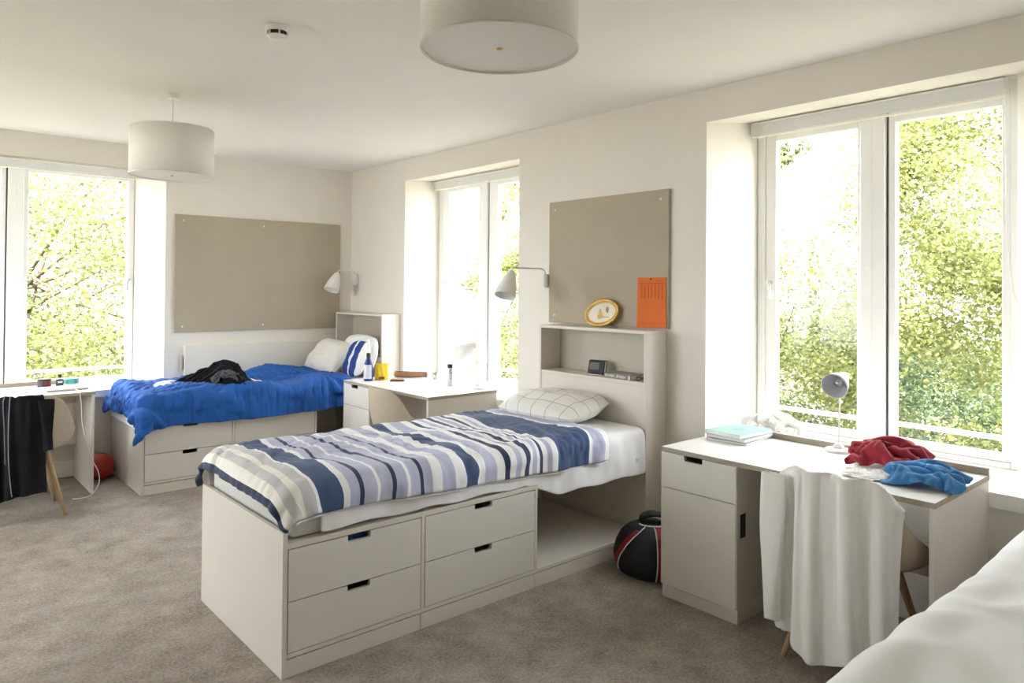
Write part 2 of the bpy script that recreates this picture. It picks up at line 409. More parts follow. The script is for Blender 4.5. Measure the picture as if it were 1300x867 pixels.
window('added_window_5', lambda t, d, z: (XL-.12-d, t, z), [4.02, 4.12, 5.0, 5.05, 5.15, 5.2, 6.08, 6.18], z1=2.55)  # added window out of view, balances the room light from the left

# roller blinds
def blind(label, mp, t0, t1, zt, zb):
    a = mp(t0, 0, zt); r = thing('roller_blind', label, 'blind', a, 'roller blinds over the windows')
    r_ = .03
    B().cyl(mp(t0, 0, zt-r_), mp(t1, 0, zt-r_), r_-.004, seg=20).build('tube', 'blindtube', r, smooth=False)
    k = B(); p, q = mp(t0, -.034, zt-.012), mp(t1, .02, zt); k.box(min(p[0], q[0]), min(p[1], q[1]), p[2], max(p[0], q[0]), max(p[1], q[1]), q[2], .002); k.build('cassette', 'blindtube', r)
    f = B(); p, q = mp(t0, -.030, zb+.017), mp(t1, -.027, zt-.0125)
    f.box(min(p[0], q[0]), min(p[1], q[1]), p[2], max(p[0], q[0]), max(p[1], q[1]), q[2], 0); f.build('fabric', 'blind', r)
    h = B(); h.cyl(mp(t0, -.026, zb+.006), mp(t1, -.026, zb+.006), .0085, seg=12); h.build('hem_bar', 'blindtube', r)
    for t, sg in ((t0, -1), (t1, 1)):
        s = 1 if t1 > t0 else -1
        k = B(); p, q = mp(t+s*sg*.002, -.035, zt-.075), mp(t+s*sg*.008, .03, zt+.004)
        k.box(min(p[0], q[0]), min(p[1], q[1]), p[2], max(p[0], q[0]), max(p[1], q[1]), q[2], .002); k.build('bracket', 'plastic', r)
    return r
bl = blind('roller blind over the large window behind the books and reading lamp', lambda t, d, z: (4.10+d, t, z), 2.385, 1.045, 2.590, 2.495)
c_ = B()
pts = [(4.065, 1.04, 2.53), (4.06, 1.035, 2.2), (4.055, 1.03, 1.8), (4.03, 1.00, 1.56), (4.00, .965, 1.475), (4.01, .972, 1.47), (4.045, 1.008, 1.56), (4.068, 1.036, 1.8), (4.072, 1.042, 2.2), (4.072, 1.044, 2.53)]
c_.tube(pts, .0022, seg=6); c_.build('pull_chain', 'plastic', bl)
blind('roller blind over the narrow-looking window behind the middle desk', lambda t, d, z: (4.07+d, t, z), 5.78, 4.345, 2.578, 2.492)
blind('roller blind over the left-hand window by the red ball', lambda t, d, z: (t, 7.06+d, z), 1.69, -.12, 2.575, 2.49)

# ------------------------------------------------------------------ furniture
def front(bb, u0, u1, z0, z1, d0, d1, mp, notch=None):
    """flat front with a finger notch cut in its top edge; mp(u,d,z)->world"""
    if notch:
        c, w_, h_ = notch; a, b_ = c-w_/2, c+w_/2; e = .006
        poly = [(u0, z0), (u1, z0), (u1, z1), (b_, z1), (b_, z1-h_+e), (b_-e, z1-h_), (a+e, z1-h_), (a, z1-h_+e), (a, z1), (u0, z1)]
    else: poly = [(u0, z0), (u1, z0), (u1, z1), (u0, z1)]
    n = len(poly); vs = [bb.bm.verts.new(mp(u, d0, z)) for u, z in poly]+[bb.bm.verts.new(mp(u, d1, z)) for u, z in poly]
    fs = [vs[:n], vs[n:][::-1]]+[[vs[i], vs[(i+1) % n], vs[n+(i+1) % n], vs[n+i]] for i in range(n)]
    for f in fs:
        fc = bb.bm.faces.new(f)
        fc.normal_update()
        if len(f) > 4: bmesh.ops.triangulate(bb.bm, faces=[fc])
    return bb

def storage_bed(label, xf, y0, y1, xa, xb, xh, flip=False, top=.573):
    """bed base: footboard at xf, drawers to xa / xb, open bay to the headboard front xh.  Drawers on the y0 side (y1 when flip)."""
    r = thing('storage_bed', label, 'bed', (xf, (y0+y1)/2, 0), None)
    yf, yk = (y1, y0) if flip else (y0, y1); s = -1 if flip else 1
    mp = lambda u, d, z: (u, yf+s*d, z)
    def bx(bb, xa_, xb_, d0, d1, z0, z1, bev=.0012):
        p, q = yf+s*d0, yf+s*d1; bb.box(xa_, min(p, q), z0, xb_, max(p, q), z1, bev)
    W = abs(y1-y0)
    b = B(); bx(b, xf, xf+.02, 0, W, 0, top); b.build('footboard', 'lam', r)
    c = B()
    bx(c, xf+.0205, xf+.03, .021, W-.02, .075, .53)
    for x in (xa+.001, xb+.001): bx(c, x, x+.018, .0005, W-.02, .075, .53)
    bx(c, xf+.03, xh, W-.019, W-.001, 0, .53)
    bx(c, xf+.0205, xh, .0008, W-.02, .075, .0925)
    bx(c, xf+.0205, xb+.019, .0008, .03, .507, .53); bx(c, xf+.0205, xb, .03, W-.02, .512, .53)
    bx(c, xb+.02, xh, .03, W-.02, .512, .53)
    bx(c, xh-.09, xh, .0, .10, .523, .545)
    c.build('carcass', 'lam', r)
    for x0_, x1_ in ((xf+.0205, xa), (xa+.002, xb), (xb+.002, xh)):
        p = B(); bx(p, x0_, x1_-.001, .002, .02, 0, .070); p.build('plinth', 'lam', r)
    for x0_, x1_ in ((xf+.0245, xa-.003), (xa+.022, xb-.003)):
        for z0_, z1_ in ((.0965, .2955), (.2995, .5035)):
            f = B(); front(f, x0_, x1_, z0_, z1_, 0, .018, mp, notch=((x0_+x1_)/2, .108, .027))
            f.build('drawer', 'lamf', r)
    return r

def headboard(label, xh, y0, y1, zs=.985, zt=1.297, zb=.09):
    r = thing('headboard_shelf', label, 'headboard', (xh, (y0+y1)/2, 0), None)
    x1 = XW-.002
    for ya in (y0, y1-.02): B().box(xh, ya, 0, x1, ya+.02, zt-.0205).build('side_panel', 'lam', r)
    B().box(xh, y0, zt-.02, x1, y1, zt).build('top', 'lam', r)
    B().box(xh+.002, y0+.0205, zs-.02, x1, y1-.0205, zs).build('shelf', 'lam', r)
    B().box(xh+.004, y0+.0205, .02, xh+.022, y1-.0205, zs-.0205).build('front_panel', 'lam', r)
    B().box(x1-.012, y0+.0205, zs+.0005, x1-.001, y1-.0205, zt-.0205).build('back_panel', 'niche', r)
    return r

BED1 = storage_bed('white storage bed under the striped duvet, drawers facing the camera', 1.202, 2.731, 3.681, 1.856, 2.560, 3.468)
headboard('pale headboard with open shelf below the orange calendar', 3.470, 2.731, 3.672)
BED2 = storage_bed('white storage bed under the blue duvet, in the far corner', 1.446, 5.771, 6.685, 2.110, 2.812, 3.468)
headboard('pale headboard with open shelf behind the white pillows in the far corner', 3.470, 5.781, 6.680, zs=.90)
BED3 = storage_bed('white storage bed at right foreground, mostly hidden by a plain white duvet', 1.202, -.27, .68, 1.856, 2.560, 3.468, flip=True)
headboard('pale headboard standing against the right wall behind the white duvet bed', 3.470, -.27, .68)

def desk(label, x0, y0, L, D=.632, up=True, along='y'):
    """desk with pedestal; local: u along the length (0 = open end panel), d = depth from the user's edge"""
    r = thing('desk', label, 'desk', (x0, y0, 0), None)
    if along == 'y': mp = lambda u, d, z: (x0+d, y0+u, z)
    else: mp = lambda u, d, z: (x0-u, y0+d, z)
    def bx(bb, u0, u1, d0, d1, z0, z1, bev=.0012):
        p, q = mp(u0, d0, z0), mp(u1, d1, z1); bb.box(min(p[0], q[0]), min(p[1], q[1]), z0, max(p[0], q[0]), max(p[1], q[1]), z1, bev)
    b = B(); bx(b, 0, L, 0, D, .7325, .755, .001); wt = b.build('worktop', 'desktop', r)
    b = B(); bx(b, -.001, L+.001, -.0012, 0, .733, .7545, 0); bx(b, -.0012, 0, 0, D+.02, .733, .7545, 0); b.build('edge_band', 'edge', wt)
    b = B(); bx(b, 0, L, D, D+.02, .735, .785 if up else .755, .001); b.build('upstand', 'edge' if up else 'desktop', r)
    b = B(); bx(b, .002, .022, .003, D+.018, 0, .732); b.build('end_panel', 'lam', r)
    b = B(); bx(b, .023, L-.41, D-.10, D-.082, .28, .42); bx(b, .023, L-.41, D-.06, D-.045, .60, .731); b.build('modesty_panel', 'lam', r)
    P0 = L-.43
    b = B(); bx(b, P0, P0+.018, .004, D, .075, .732); bx(b, L-.019, L-.001, .004, D, .075, .732); bx(b, P0+.019, L-.02, D-.02, D-.002, .075, .732); bx(b, P0+.019, L-.02, .024, D-.02, .075, .093)
    b.build('pedestal', 'lam', r)
    b = B(); bx(b, P0+.001, L-.002, .012, D, 0, .074); b.build('plinth', 'lam', r)
    f = B(); front(f, P0+.004, L-.002, .5575, .7295, 0, .018, mp, notch=(P0+.004+.235, .105, .026)); f.build('drawer', 'lamf', r)
    f = B(); bx(f, P0+.004, L-.002, -.001, .018, .068, .553, .0015); dr = f.build('door', 'lamf', r)
    hb = B(); bx(hb, P0-.0015, P0-.0003, .03, .075, .395, .505, 0); hb.build('handle_recess', 'dark', dr)
    return r
DK1 = desk('pale desk under the large window carrying books, lamp and folded clothes', 2.985, .990, 1.262)
DK2 = desk('pale desk between the two beds carrying a spray bottle and silver can', 2.975, 4.312, 1.262, up=False)
DK3 = desk('pale desk under the left window carrying jars and a notebook', 1.205, 6.088, 1.262, along='x')

# ------------------------------------------------------------------ chairs
def chair(label, loc, rz):
    """moulded tub chair, facing local +x"""
    r = thing('tub_chair', label, 'chair', (0, 0, 0), None)
    nu, nv = 56, 16
    P = np.zeros((nu, nv, 3))
    for i in range(nu):
        th = 2*pi*i/nu; c = -cos(th)          # c=1 at the back (-x)
        k = max(0, min(1, (c+.62)/1.3)); k = k*k*(3-2*k)
        kb = max(0, min(1, (c-.35)/.55)); kb = kb*kb*(3-2*kb)
        top = .455+.175*k+.175*kb
        for j in range(nv):
            t = j/(nv-1)
            if t < .42:
                q = t/.42; rad = .205*q; z = .435+.012*q*q
            else:
                q = (t-.42)/.58; rad = .205+.065*(1-(1-q)**2); z = .447+(top-.447)*q**1.25
            P[i, j] = (cos(th)*rad*1.0-.0, sin(th)*rad*1.06, z)
    b = B(); b.grid(P, closeu=True)
    b.build('shell', 'felt', r, smooth=True, mods=(SOL(.012, 0), SUB(1)), doubles=True)
    b = B(); b.cyl((0, 0, .395), (0, 0, .428), .12, .15, seg=24); b.build('seat_mount', 'dark', r)
    for sx, sy in ((1, 1), (1, -1), (-1, 1), (-1, -1)):
        b = B(); b.cyl((sx*.11, sy*.11, .42), (sx*.205, sy*.215, .0), .019, .011, seg=14); b.build('leg', 'wood', r, smooth=True)
    r.location = loc; r.rotation_euler = (0, 0, rz); return r
CH1 = (3.10, 1.33); CH2 = (3.02, 4.68); CH3 = (.735, 5.83)
chair('beige tub chair with white shirt over its back, at the desk under the large window', (*CH1, 0), 0)
chair('beige tub chair tucked under the middle desk, nothing hung on it', (*CH2, 0), 0)
chair('beige tub chair with black jacket over its back, at the left desk', (*CH3, 0), pi/2)

# ------------------------------------------------------------------ cloth (position based dynamics)
def sd_box(c, h, r):
    c = np.array(c, float); h = np.array(h, float)-r
    def f(P):
        q = P-c; s = np.sign(q); a = np.abs(q)-h
        o = np.maximum(a, 0); L = np.linalg.norm(o, axis=-1); ins = a.max(-1)
        d = np.where(ins > 0, L, ins)-r
        n = np.where((L > 1e-6)[..., None], s*o/np.maximum(L, 1e-6)[..., None], 0)
        ax = np.eye(3)[a.argmax(-1)]*s
        n = np.where((ins > 0)[..., None], n, ax); return d, n
    return f
def sd_chair(loc, rz):
    c_, s_ = cos(rz), sin(rz)
    def f(P):
        x = P[..., 0]-loc[0]; y = P[..., 1]-loc[1]; z = P[..., 2]
        lx = c_*x+s_*y; ly = (-s_*x+c_*y)/1.06
        r = np.hypot(lx, ly)+1e-9; c = -lx/r
        k = np.clip((c+.62)/1.3, 0, 1); k = k*k*(3-2*k); kb = np.clip((c-.35)/.55, 0, 1); kb = kb*kb*(3-2*kb)
        top = .455+.175*k+.175*kb
        q = np.clip((z-.447)/np.maximum(top-.447, .01), 0, 1)**.8
        R = np.where(z > .447, .205+.065*(1-(1-q)**2), .205)
        dr = r-R; dz = z-top
        o = np.maximum(dz, 0); d = np.hypot(dr, o)-.008
        L = np.hypot(dr, o)+1e-6
        nr = dr/L; nz = o/L
        lxn = lx/r*nr; lyn = ly/r*nr
        n = np.stack([c_*lxn-s_*lyn, s_*lxn+c_*lyn, nz], -1)
        return d, n
    return f
def sd_plane(z):
    def f(P):
        d = P[..., 2]-z; n = np.zeros_like(P); n[..., 2] = 1; return d, n
    return f
def drape(P, du, dv, sdfs, steps=260, iters=9, thick=.012, bend=.25, mu=.5, damp=.985, gz=.0022, pin=None, seed=1, jitter=.004):
    rng = np.random.default_rng(seed)
    P = P.astype(float)+rng.normal(0, jitter, P.shape); Q = P.copy(); n, m = P.shape[:2]
    pinP = None if pin is None else P[pin].copy()
    dd = math.hypot(du, dv)
    def con(A, Bs, L, k):
        d = P[Bs]-P[A]; ln = np.linalg.norm(d, axis=-1, keepdims=True)+1e-9
        c = d*(.5*k*(1-L/ln)); P[A] += c; P[Bs] -= c
    S = slice
    for it in range(steps):
        V = (P-Q)*damp; Q = P.copy(); P = P+V; P[..., 2] -= gz
        for _ in range(iters):
            for p in (0, 1):
                a = np.arange(p, n-1, 2); con((a, S(None)), (a+1, S(None)), du, 1)
                a = np.arange(p, m-1, 2); con((S(None), a), (S(None), a+1), dv, 1)
            for p in (0, 1):
                a = np.arange(p, n-1, 2)
                con((a, S(0, m-1)), (a+1, S(1, m)), dd, .4); con((a, S(1, m)), (a+1, S(0, m-1)), dd, .4)
            for p in range(4):
                a = np.arange(p, n-2, 4); con((a, S(None)), (a+2, S(None)), 2*du, bend)
                a = np.arange(p, m-2, 4); con((S(None), a), (S(None), a+2), 2*dv, bend)
            if pin is not None: P[pin] = pinP
        for f in sdfs:
            d, nn = f(P); pen = np.maximum(thick-d, 0)[..., None]
            P = P+nn*pen
            hit = pen > 0
            mv = P-Q; tn = mv-nn*(mv*nn).sum(-1, keepdims=True)
            Q = np.where(hit, Q+tn*mu+nn*(mv*nn).sum(-1, keepdims=True)*.9, Q)
        if pin is not None: P[pin] = pinP
    return P
def cloth_obj(P, name, mat, parent=None, th=.004, sub=1, uvs=None, cut=None):
    n, m = P.shape[:2]
    b = B(); b.grid(P)
    if cut is not None:
        b.bm.verts.ensure_lookup_table(); bmesh.ops.delete(b.bm, geom=[b.bm.verts[i*m+j] for i in range(n) for j in range(m) if j > m-1-cut(i/(n-1))], context='VERTS')
        low = [v for v in b.bm.verts if v.is_boundary and v.co.z < .5]
        for _ in range(8):
            new = {}
            for v in low:
                nb = [e.other_vert(v) for e in v.link_edges if e.is_boundary]
                if len(nb) == 2: new[v] = (v.co*2+nb[0].co+nb[1].co)/4
            for v, c in new.items(): v.co = c
    uv = None
    if uvs is not None: uv = [tuple(uvs(i, j)) for i in range(n) for j in range(m)]
    return b.build(name, mat, parent, smooth=True, uv=uv, mods=(SOL(th, 1), SUB(sub)))
def puff(P, amp, sc_, seed, edge=.12, ridge=False):
    """large soft billows along z, fading at the hem"""
    n, m = P.shape[:2]; out = P.copy()
    for i in range(n):
        for j in range(m):
            p = Vector((P[i, j, 0]*sc_[0]+seed, P[i, j, 1]*sc_[1], seed*.7))
            v = mnoise.noise(p)
            if ridge: v = .6-abs(v)*1.8
            e = min(i, n-1-i)/(n*edge); f = min(j, m-1-j)/(m*edge)
            out[i, j, 2] += amp*v*min(1, e)*min(1, f)
    return out

def nfold(P, amp, f, seed, aniso=.22, zhang=0, w=.20, dg=0):
    # long gathered folds along the surface normal; below zhang they run down the hanging cloth
    n, m = P.shape[:2]; du_ = np.gradient(P, axis=0); dv_ = np.gradient(P, axis=1); N = np.cross(du_, dv_); N /= np.linalg.norm(N, axis=-1, keepdims=True)+1e-9
    if N[..., 2].mean() < 0: N = -N
    out = P.copy()
    for i in range(n):
        for j in range(m):
            x, y, z = P[i, j]
            w1 = mnoise.noise(Vector((x*1.3+seed, y*1.3, seed))); a = 1.9*w1+seed
            h = max(0, min(1, (zhang+.06-z)/.10)) if zhang else 0
            u = (x*cos(a)+y*sin(a)); v = (-x*sin(a)+y*cos(a))
            t = mnoise.noise(Vector((u*f, v*f*aniso, seed*3.1)))
            q = x+y*.9+z*dg; t2 = mnoise.noise(Vector((q*f*1.25+.8*mnoise.noise(Vector((q*2, z*4, seed))), z*f*.18, seed*2.3)))
            t = t*(1-h)+t2*h
            g = .45+.75*mnoise.noise(Vector((x*1.9, y*1.9+seed, 1)))
            out[i, j] += N[i, j]*amp*(math.exp(-(t/w)**2)-.38)*(max(.15, g)*(1-h)+.75*h)
    return out
# mattresses
def mattress(label, x0, x1, y0, y1, z0, z1, mat='ticking'):
    b = B(); b.box(x0, y0, z0, x1, y1, z1, .035, 3)
    o = b.build('mattress', mat, None, smooth=True); return tag(o, label, 'mattress')
mattress('grey-white ticking mattress on the storage bed, under the striped duvet', 1.238, 3.462, 2.752, 3.652, .5315, .705)
mattress('white mattress on the storage bed in the far corner, under the blue duvet', 1.482, 3.462, 5.792, 6.655, .5315, .705, 'sheet')
mattress('white mattress beneath the plain white duvet in the right foreground', 1.238, 3.462, -.24, .65, .5315, .690, 'sheet')

# --- bed 1: sheet hanging over the front edge, striped duvet, check pillow
def sheet_front(label, x0, x1, yf, s, ztop, zlow, wob, seed, name='bed_sheet', depth=.42):
    """white sheet lying on the mattress and hanging over its front"""
    n, m = 90, 26; P = np.zeros((n, m, 3))
    for i in range(n):
        u = i/(n-1); x = x0+(x1-x0)*u
        low = zlow(x)+.006*sin(x*19+seed)
        hang = ztop-low
        for j in range(m):
            t = j/(m-1)*(depth+hang)
            if t < depth: y, z = yf+s*(depth-t), ztop
            else: y, z = yf, ztop-(t-depth)
            # rounded shoulder
            e = t-depth
            if abs(e) < .035:
                a = (e+.035)/.07*pi/2; y = yf+s*.035*(1-sin(a)); z = ztop-.035*(1-cos(a))
            nz = mnoise.noise(Vector((x*5.5, z*3+seed, seed)))
            nn_ = mnoise.noise(Vector((x*17, z*7, seed+4)))
            y -= s*(.006+max(0, (wob*nz*.5+wob*.22*nn_)*min(1, max(0, e/.06))+wob*.3*min(1, max(0, e/.1))))
            z += .004*(nz if e < 0 else 0)+.004
            P[i, j] = (x, y, z)
    o = cloth_obj(P, name, 'sheet', th=.005, sub=1); return tag(o, label, 'sheet')
sheet_front('white sheet hanging from under the striped duvet over the drawer fronts', 1.36, 3.464, 2.748, 1, .707,
            lambda x: .545-.012*(x-1.36) if x < 2.5 else .531-.085*min(1, (x-2.5)/.25)**.8, .030, 3.1)
n, m = 120, 70; Lx, Ly = 1.955, 1.11
P = np.zeros((n, m, 3)); du, dv = Lx/(n-1), Ly/(m-1)
for i in range(n):
    for j in range(m):
        u, v = i/(n-1), j/(m-1)
        x = 1.208+u*1.89; y = 2.715-.045*u**.8+v*(1.02+.02*u); k_ = max(0, 1-u/.10)*max(0, 1-v/.14); x += .035*k_; y += .04*k_
        y -= .055*(1-u)*0; x -= .10*max(0, v-.3)*u*0
        z = .80+.030*sin(x*7+2.2*y)*sin(y*6.0+x*2)*(.35+v)+.016*sin(x*23+y*5)*sin(y*9+1)
        if v > .8 and u < .2: x -= .10*(v-.8)/.2*(1-u/.2)
        P[i, j] = (x, y, z)
D1 = drape(P, du, dv, [sd_box((2.35, 3.205, .615), (1.135, .462, .102), .05), sd_box((3.42, 3.2, .7), (.05, .45, .3), .02), sd_box((1.212, 3.2, .28), (.012, .5, .293), .004), sd_plane(.40)], steps=170, iters=10, thick=.022, bend=.40, mu=.93, seed=3)
D1 = puff(D1, .034, (3.1, 4.0), 5.3); D1 = nfold(D1, .022, 4.0, 9.1, zhang=.66); D1 = nfold(D1, .011, 9, 3.3)
DV1 = tag(cloth_obj(D1, 'duvet', 'stripe', th=.018, sub=1, uvs=lambda i, j: (i*du, j*dv)), 'navy, lilac and white striped duvet on the bed in the foreground', 'duvet')
b = B(); edge = [D1[i, 0] for i in range(0, n)]
b.tube([Vector(p)+Vector((0, 0, -.010)) for p in edge[4:]], .0045, seg=6); b.build('hem', 'sheet', DV1, smooth=True)

def pillow(name, label, mat, c, lx, ly, h, rot=(0, 0, 0), seed=1, uvm=None, dent=.02, parent=None, rnd=.22):
    n, m = 34, 26
    def surf(sg):
        P = np.zeros((n, m, 3))
        for i in range(n):
            for j in range(m):
                a, b_ = 2*i/(n-1)-1, 2*j/(m-1)-1
                x = a*lx/2*math.sqrt(1-b_*b_*rnd)*(1-.05*(1-b_*b_)*a**4); y = b_*ly/2*math.sqrt(1-a*a*rnd)*(1-.05*(1-a*a)*b_**4)
                e = max(0, (1-abs(a)**2.6))*max(0, (1-abs(b_)**2.6))
                z = sg*h/2*e**.52
                nz = mnoise.noise(Vector((a*2.1+seed, b_*1.9, seed*1.7)))
                cr = mnoise.noise(Vector((a*5+seed*3, b_*5, 2)))
                z += (nz*dent+cr*dent*.35)*e**.3
                P[i, j] = (x, y, z)
        return P
    b = B(); b.grid(surf(1)); b.grid(surf(-1))
    uv = [(i/(n-1)*lx+.03, j/(m-1)*ly+.05) for _ in (0, 1) for i in range(n) for j in range(m)]
    R = (Matrix.Rotation(rot[2], 4, 'Z') @ Matrix.Rotation(rot[1], 4, 'Y') @ Matrix.Rotation(rot[0], 4, 'X'))
    for v in b.bm.verts: v.co = R @ v.co+Vector(c)
    o = b.build(name, mat, parent, smooth=True, uv=uv if mat in ('check', 'band') else None, mods=(SUB(1),))
    if label: tag(o, label, 'pillow')
    return o
pillow('pillow', 'white check pillow leaning at the head of the striped bed', 'check', (3.245, 3.30, .805), .46, .70, .18, (0, rd(-8), rd(3)), 2.2)

# --- bed 2: sheet, blue duvet, pillows
n, m = 124, 84; Lx, Ly = 1.89, 1.10; du, dv = Lx/(n-1), Ly/(m-1)
P = np.zeros((n, m, 3))
for i in range(n):
    for j in range(m):
        u, v = i/(n-1), j/(m-1)
        x = 1.395+u*1.72; y = 5.70+v*.96; k_ = max(0, 1-u/.16)*max(0, 1-v/.22); x += .10*k_; y += .10*k_
        z = .85+.045*sin(x*9+3*y)*sin(y*8-x*2)+.03*sin(x*17-y*9)
        P[i, j] = (x, y, z)
D2 = drape(P, du, dv, [sd_box((2.47, 6.22, .61), (1.01, .45, .11), .05), sd_box((1.455, 6.2, .28), (.014, .5, .293), .004)], steps=120, iters=10, thick=.022, bend=.22, mu=.97, seed=5, jitter=.008)
D2 = puff(D2, .10, (2.6, 3.0), 2.4); D2 = nfold(D2, .048, 2.3, 2.2, zhang=.64, dg=1.1); D2 = nfold(D2, .036, 6.0, 6.1, aniso=.16, w=.12); D2 = nfold(D2, .018, 11, 4.3, aniso=.14, w=.12)
tag(cloth_obj(D2, 'duvet', 'blue', th=.02, sub=1), 'rumpled bright blue duvet on the bed in the far corner', 'duvet')
# white sheet escaping at the foot corner of bed 2
n, m = 40, 26; P = np.zeros((n, m, 3))
for i in range(n):
    for j in range(m):
        u, v = i/(n-1), j/(m-1)
        P[i, j] = (1.305+v*.5, 5.80+u*.82, .722+.018*sin(u*17)*(1-v)+.006*sin(v*9+u*4))
S2 = drape(P, .91/(n-1), .54/(m-1), [sd_box((2.47, 6.22, .61), (1.005, .445, .106), .05), sd_box((1.455, 6.2, .28), (.014, .5, .293), .004)], steps=90, iters=8, thick=.01, bend=.3, mu=.9, seed=8, jitter=.008, pin=np.repeat((np.arange(m) >= m-3)[None, :], n, 0))
tag(cloth_obj(S2, 'bed_sheet', 'sheet', th=.004), 'white sheet escaping from under the blue duvet at the foot of its bed', 'sheet')
sheet_front('thin white sheet edge hanging below the blue duvet along the drawer tops', 1.50, 3.464, 5.788, 1, .707, lambda x: .505+.012*sin(x*5), .02, 6.6, depth=.30)

pillow('pillow', 'cream pillow at the head of the blue bed, farthest from the camera', 'pillow', (3.235, 6.36, .885), .40, .50, .16, (rd(8), rd(-48), rd(6)), 3.4)
pillow('pillow', 'white pillow propped upright against the far headboard', 'sheet', (3.395, 6.07, .915), .40, .66, .12, (0, rd(-76), 0), 4.1, rnd=.36)
pillow('pillow', 'pale blue, navy and white banded pillow standing behind the spray bottle', 'band', (3.300, 5.955, .890), .36, .44, .10, (rd(0), rd(-70), rd(-4)), 5.9, rnd=.42)

# --- bed 3: plain white duvet in the foreground
n, m = 96, 66; Lx, Ly = 2.28, 1.28; du, dv = Lx/(n-1), Ly/(m-1)
P = np.zeros((n, m, 3))
for i in range(n):
    for j in range(m):
        u, v = i/(n-1), j/(m-1)
        x = 1.10+u*2.24; y = -.36+v*1.24
        P[i, j] = (x, y, .80+.012*sin(x*6+2*y)*sin(y*5)+.02*v)
D3 = drape(P, du, dv, [sd_box((2.35, .205, .605), (1.135, .475, .102), .06), sd_box((1.212, .2, .28), (.012, .5, .293), .004), sd_plane(.36)], steps=150, iters=10, thick=.03, bend=.8, mu=.7, seed=11)
D3 = puff(D3, .05, (1.5, 2.1), 4.4); D3 = puff(D3, .016, (4.5, 6), 1.3, ridge=True)
tag(cloth_obj(D3, 'duvet', 'whiteduvet', th=.03, sub=1), 'plain white duvet at the bottom right of the picture', 'duvet')

# --- shirt over chair 1, jacket over chair 3
def hang(loc, rz, half, n, m, front_len, inside, hem, sdf_extra=(), seed=1, bend=.2, folds=(.018, 22), off=0, full=1.28):
    """cloth laid over the chair back; columns across (n), rows from inside to the hem (m). Local +x is the chair's facing."""
    c_, s_ = cos(rz), sin(rz); P = np.zeros((n, m, 3)); tot = front_len+inside
    for i in range(n):
        u = 2*i/(n-1)-1; a = u*half+off
        for j in range(m):
            t = j/(m-1)*tot-inside
            lx = -.275+(.0 if t > 0 else -t)*1.0-.02*(t > 0)+.06*u*u*(t < 0)
            lx += folds[0]*sin(u*folds[1]+1.3*sin(seed+u*3))*min(1, max(0, t*6))
            ly = a*(1+.12*max(0, t)); z = .845 if t < 0 else .845-t
            lx2 = lx+.10*u*u*1.2
            P[i, j] = (loc[0]+c_*lx2-s_*ly, loc[1]+s_*lx2+c_*ly, z)
    dv = tot/(m-1); du = 2*half*full/(n-1)
    pin = np.zeros((n, m), bool); jp = int(round(inside/tot*(m-1))); pin[:, jp-1:jp+1] = True
    for i in range(n):      # the pinned line follows the rim of the chair back
        u = 2*i/(n-1)-1; a = max(-1.5, min(1.5, (u*half+off)/.275)); cb = cos(a); kb = max(0, min(1, (cb-.35)/.55)); kb = kb*kb*(3-2*kb); k = max(0, min(1, (cb+.62)/1.3)); k = k*k*(3-2*k)
        top = .455+.175*k+.175*kb+.020
        for jj in (jp-1, jp):
            lx = -cb*.27-(.004 if jj == jp else -.012); ly = sin(a)*.27*1.06; zz = folds[0]*.9*abs(sin(u*folds[1]*.5+.65*sin(seed+u*3))); lx -= zz*cos(a); ly += zz*sin(a)
            P[i, jj] = (loc[0]+c_*lx-s_*ly, loc[1]+s_*lx+c_*ly, top+.012*abs(sin(u*folds[1]*.5+seed))*(0 if jj == jp else .6))
    P = drape(P, du, dv, [sd_chair(loc, rz), *sdf_extra, sd_plane(.02)], steps=150, iters=12, thick=.014, bend=bend, mu=.93, seed=seed, jitter=.002, pin=pin)
    return P
def rowcut(P, cut):
    return P
PS = hang(CH1, 0, .275, 76, 74, .575, .18, None, seed=2, folds=(.042, 13), full=1.45, off=.01, sdf_extra=[sd_box((3.30, 1.6, .744), (.322, .62, .0125), .005)])
SH = thing('shirt', 'white long-sleeved shirt draped over the back of the chair at the right desk', 'shirt', (2.82, 1.33, .80))
PS = nfold(PS, .009, 6, 2.7, aniso=.12, w=.13); PS = nfold(PS, .005, 13, 5.7, aniso=.2, w=.13)
cloth_obj(PS, 'shirt_body', 'shirt', SH, th=.002, sub=1, cut=lambda u: 1+7*(.5-.5*cos(2*pi*(u*1.7+.12)))+5*max(0, (u-.75)/.25))
def sleeve(y, x, z0, z1, w, seed, name='sleeve'):
    b = B(); n_, k = 22, 20; P = np.zeros((k, n_, 3))
    for i in range(n_):
        t = i/(n_-1); z = z0+(z1-z0)*t
        for q in range(k):
            a = 2*pi*q/k
            rr = 1+.16*sin(3*a+seed+t*3)+.08*mnoise.noise(Vector((a*1.5, t*4, seed)))
            P[q, i] = (x+.022*cos(a)*rr*(.7+.5*t)-.02*t, y+w*sin(a)*rr*(.8+.25*sin(t*3+seed)), z+.006*sin(2*a+seed)*(t > .95))
    b.grid(P, closeu=True); return b
sleeve(1.548, 2.822, .785, .185, .052, 1.2).build('sleeve', 'shirt', SH, smooth=True, mods=(SOL(.002), SUB(1)))

PJ = hang(CH3, pi/2, .185, 46, 70, .47, .16, None, seed=4, folds=(.026, 9), off=.125, full=1.35, sdf_extra=[sd_box((.575, 6.42, .744), (.63, .315, .0125), .005)])
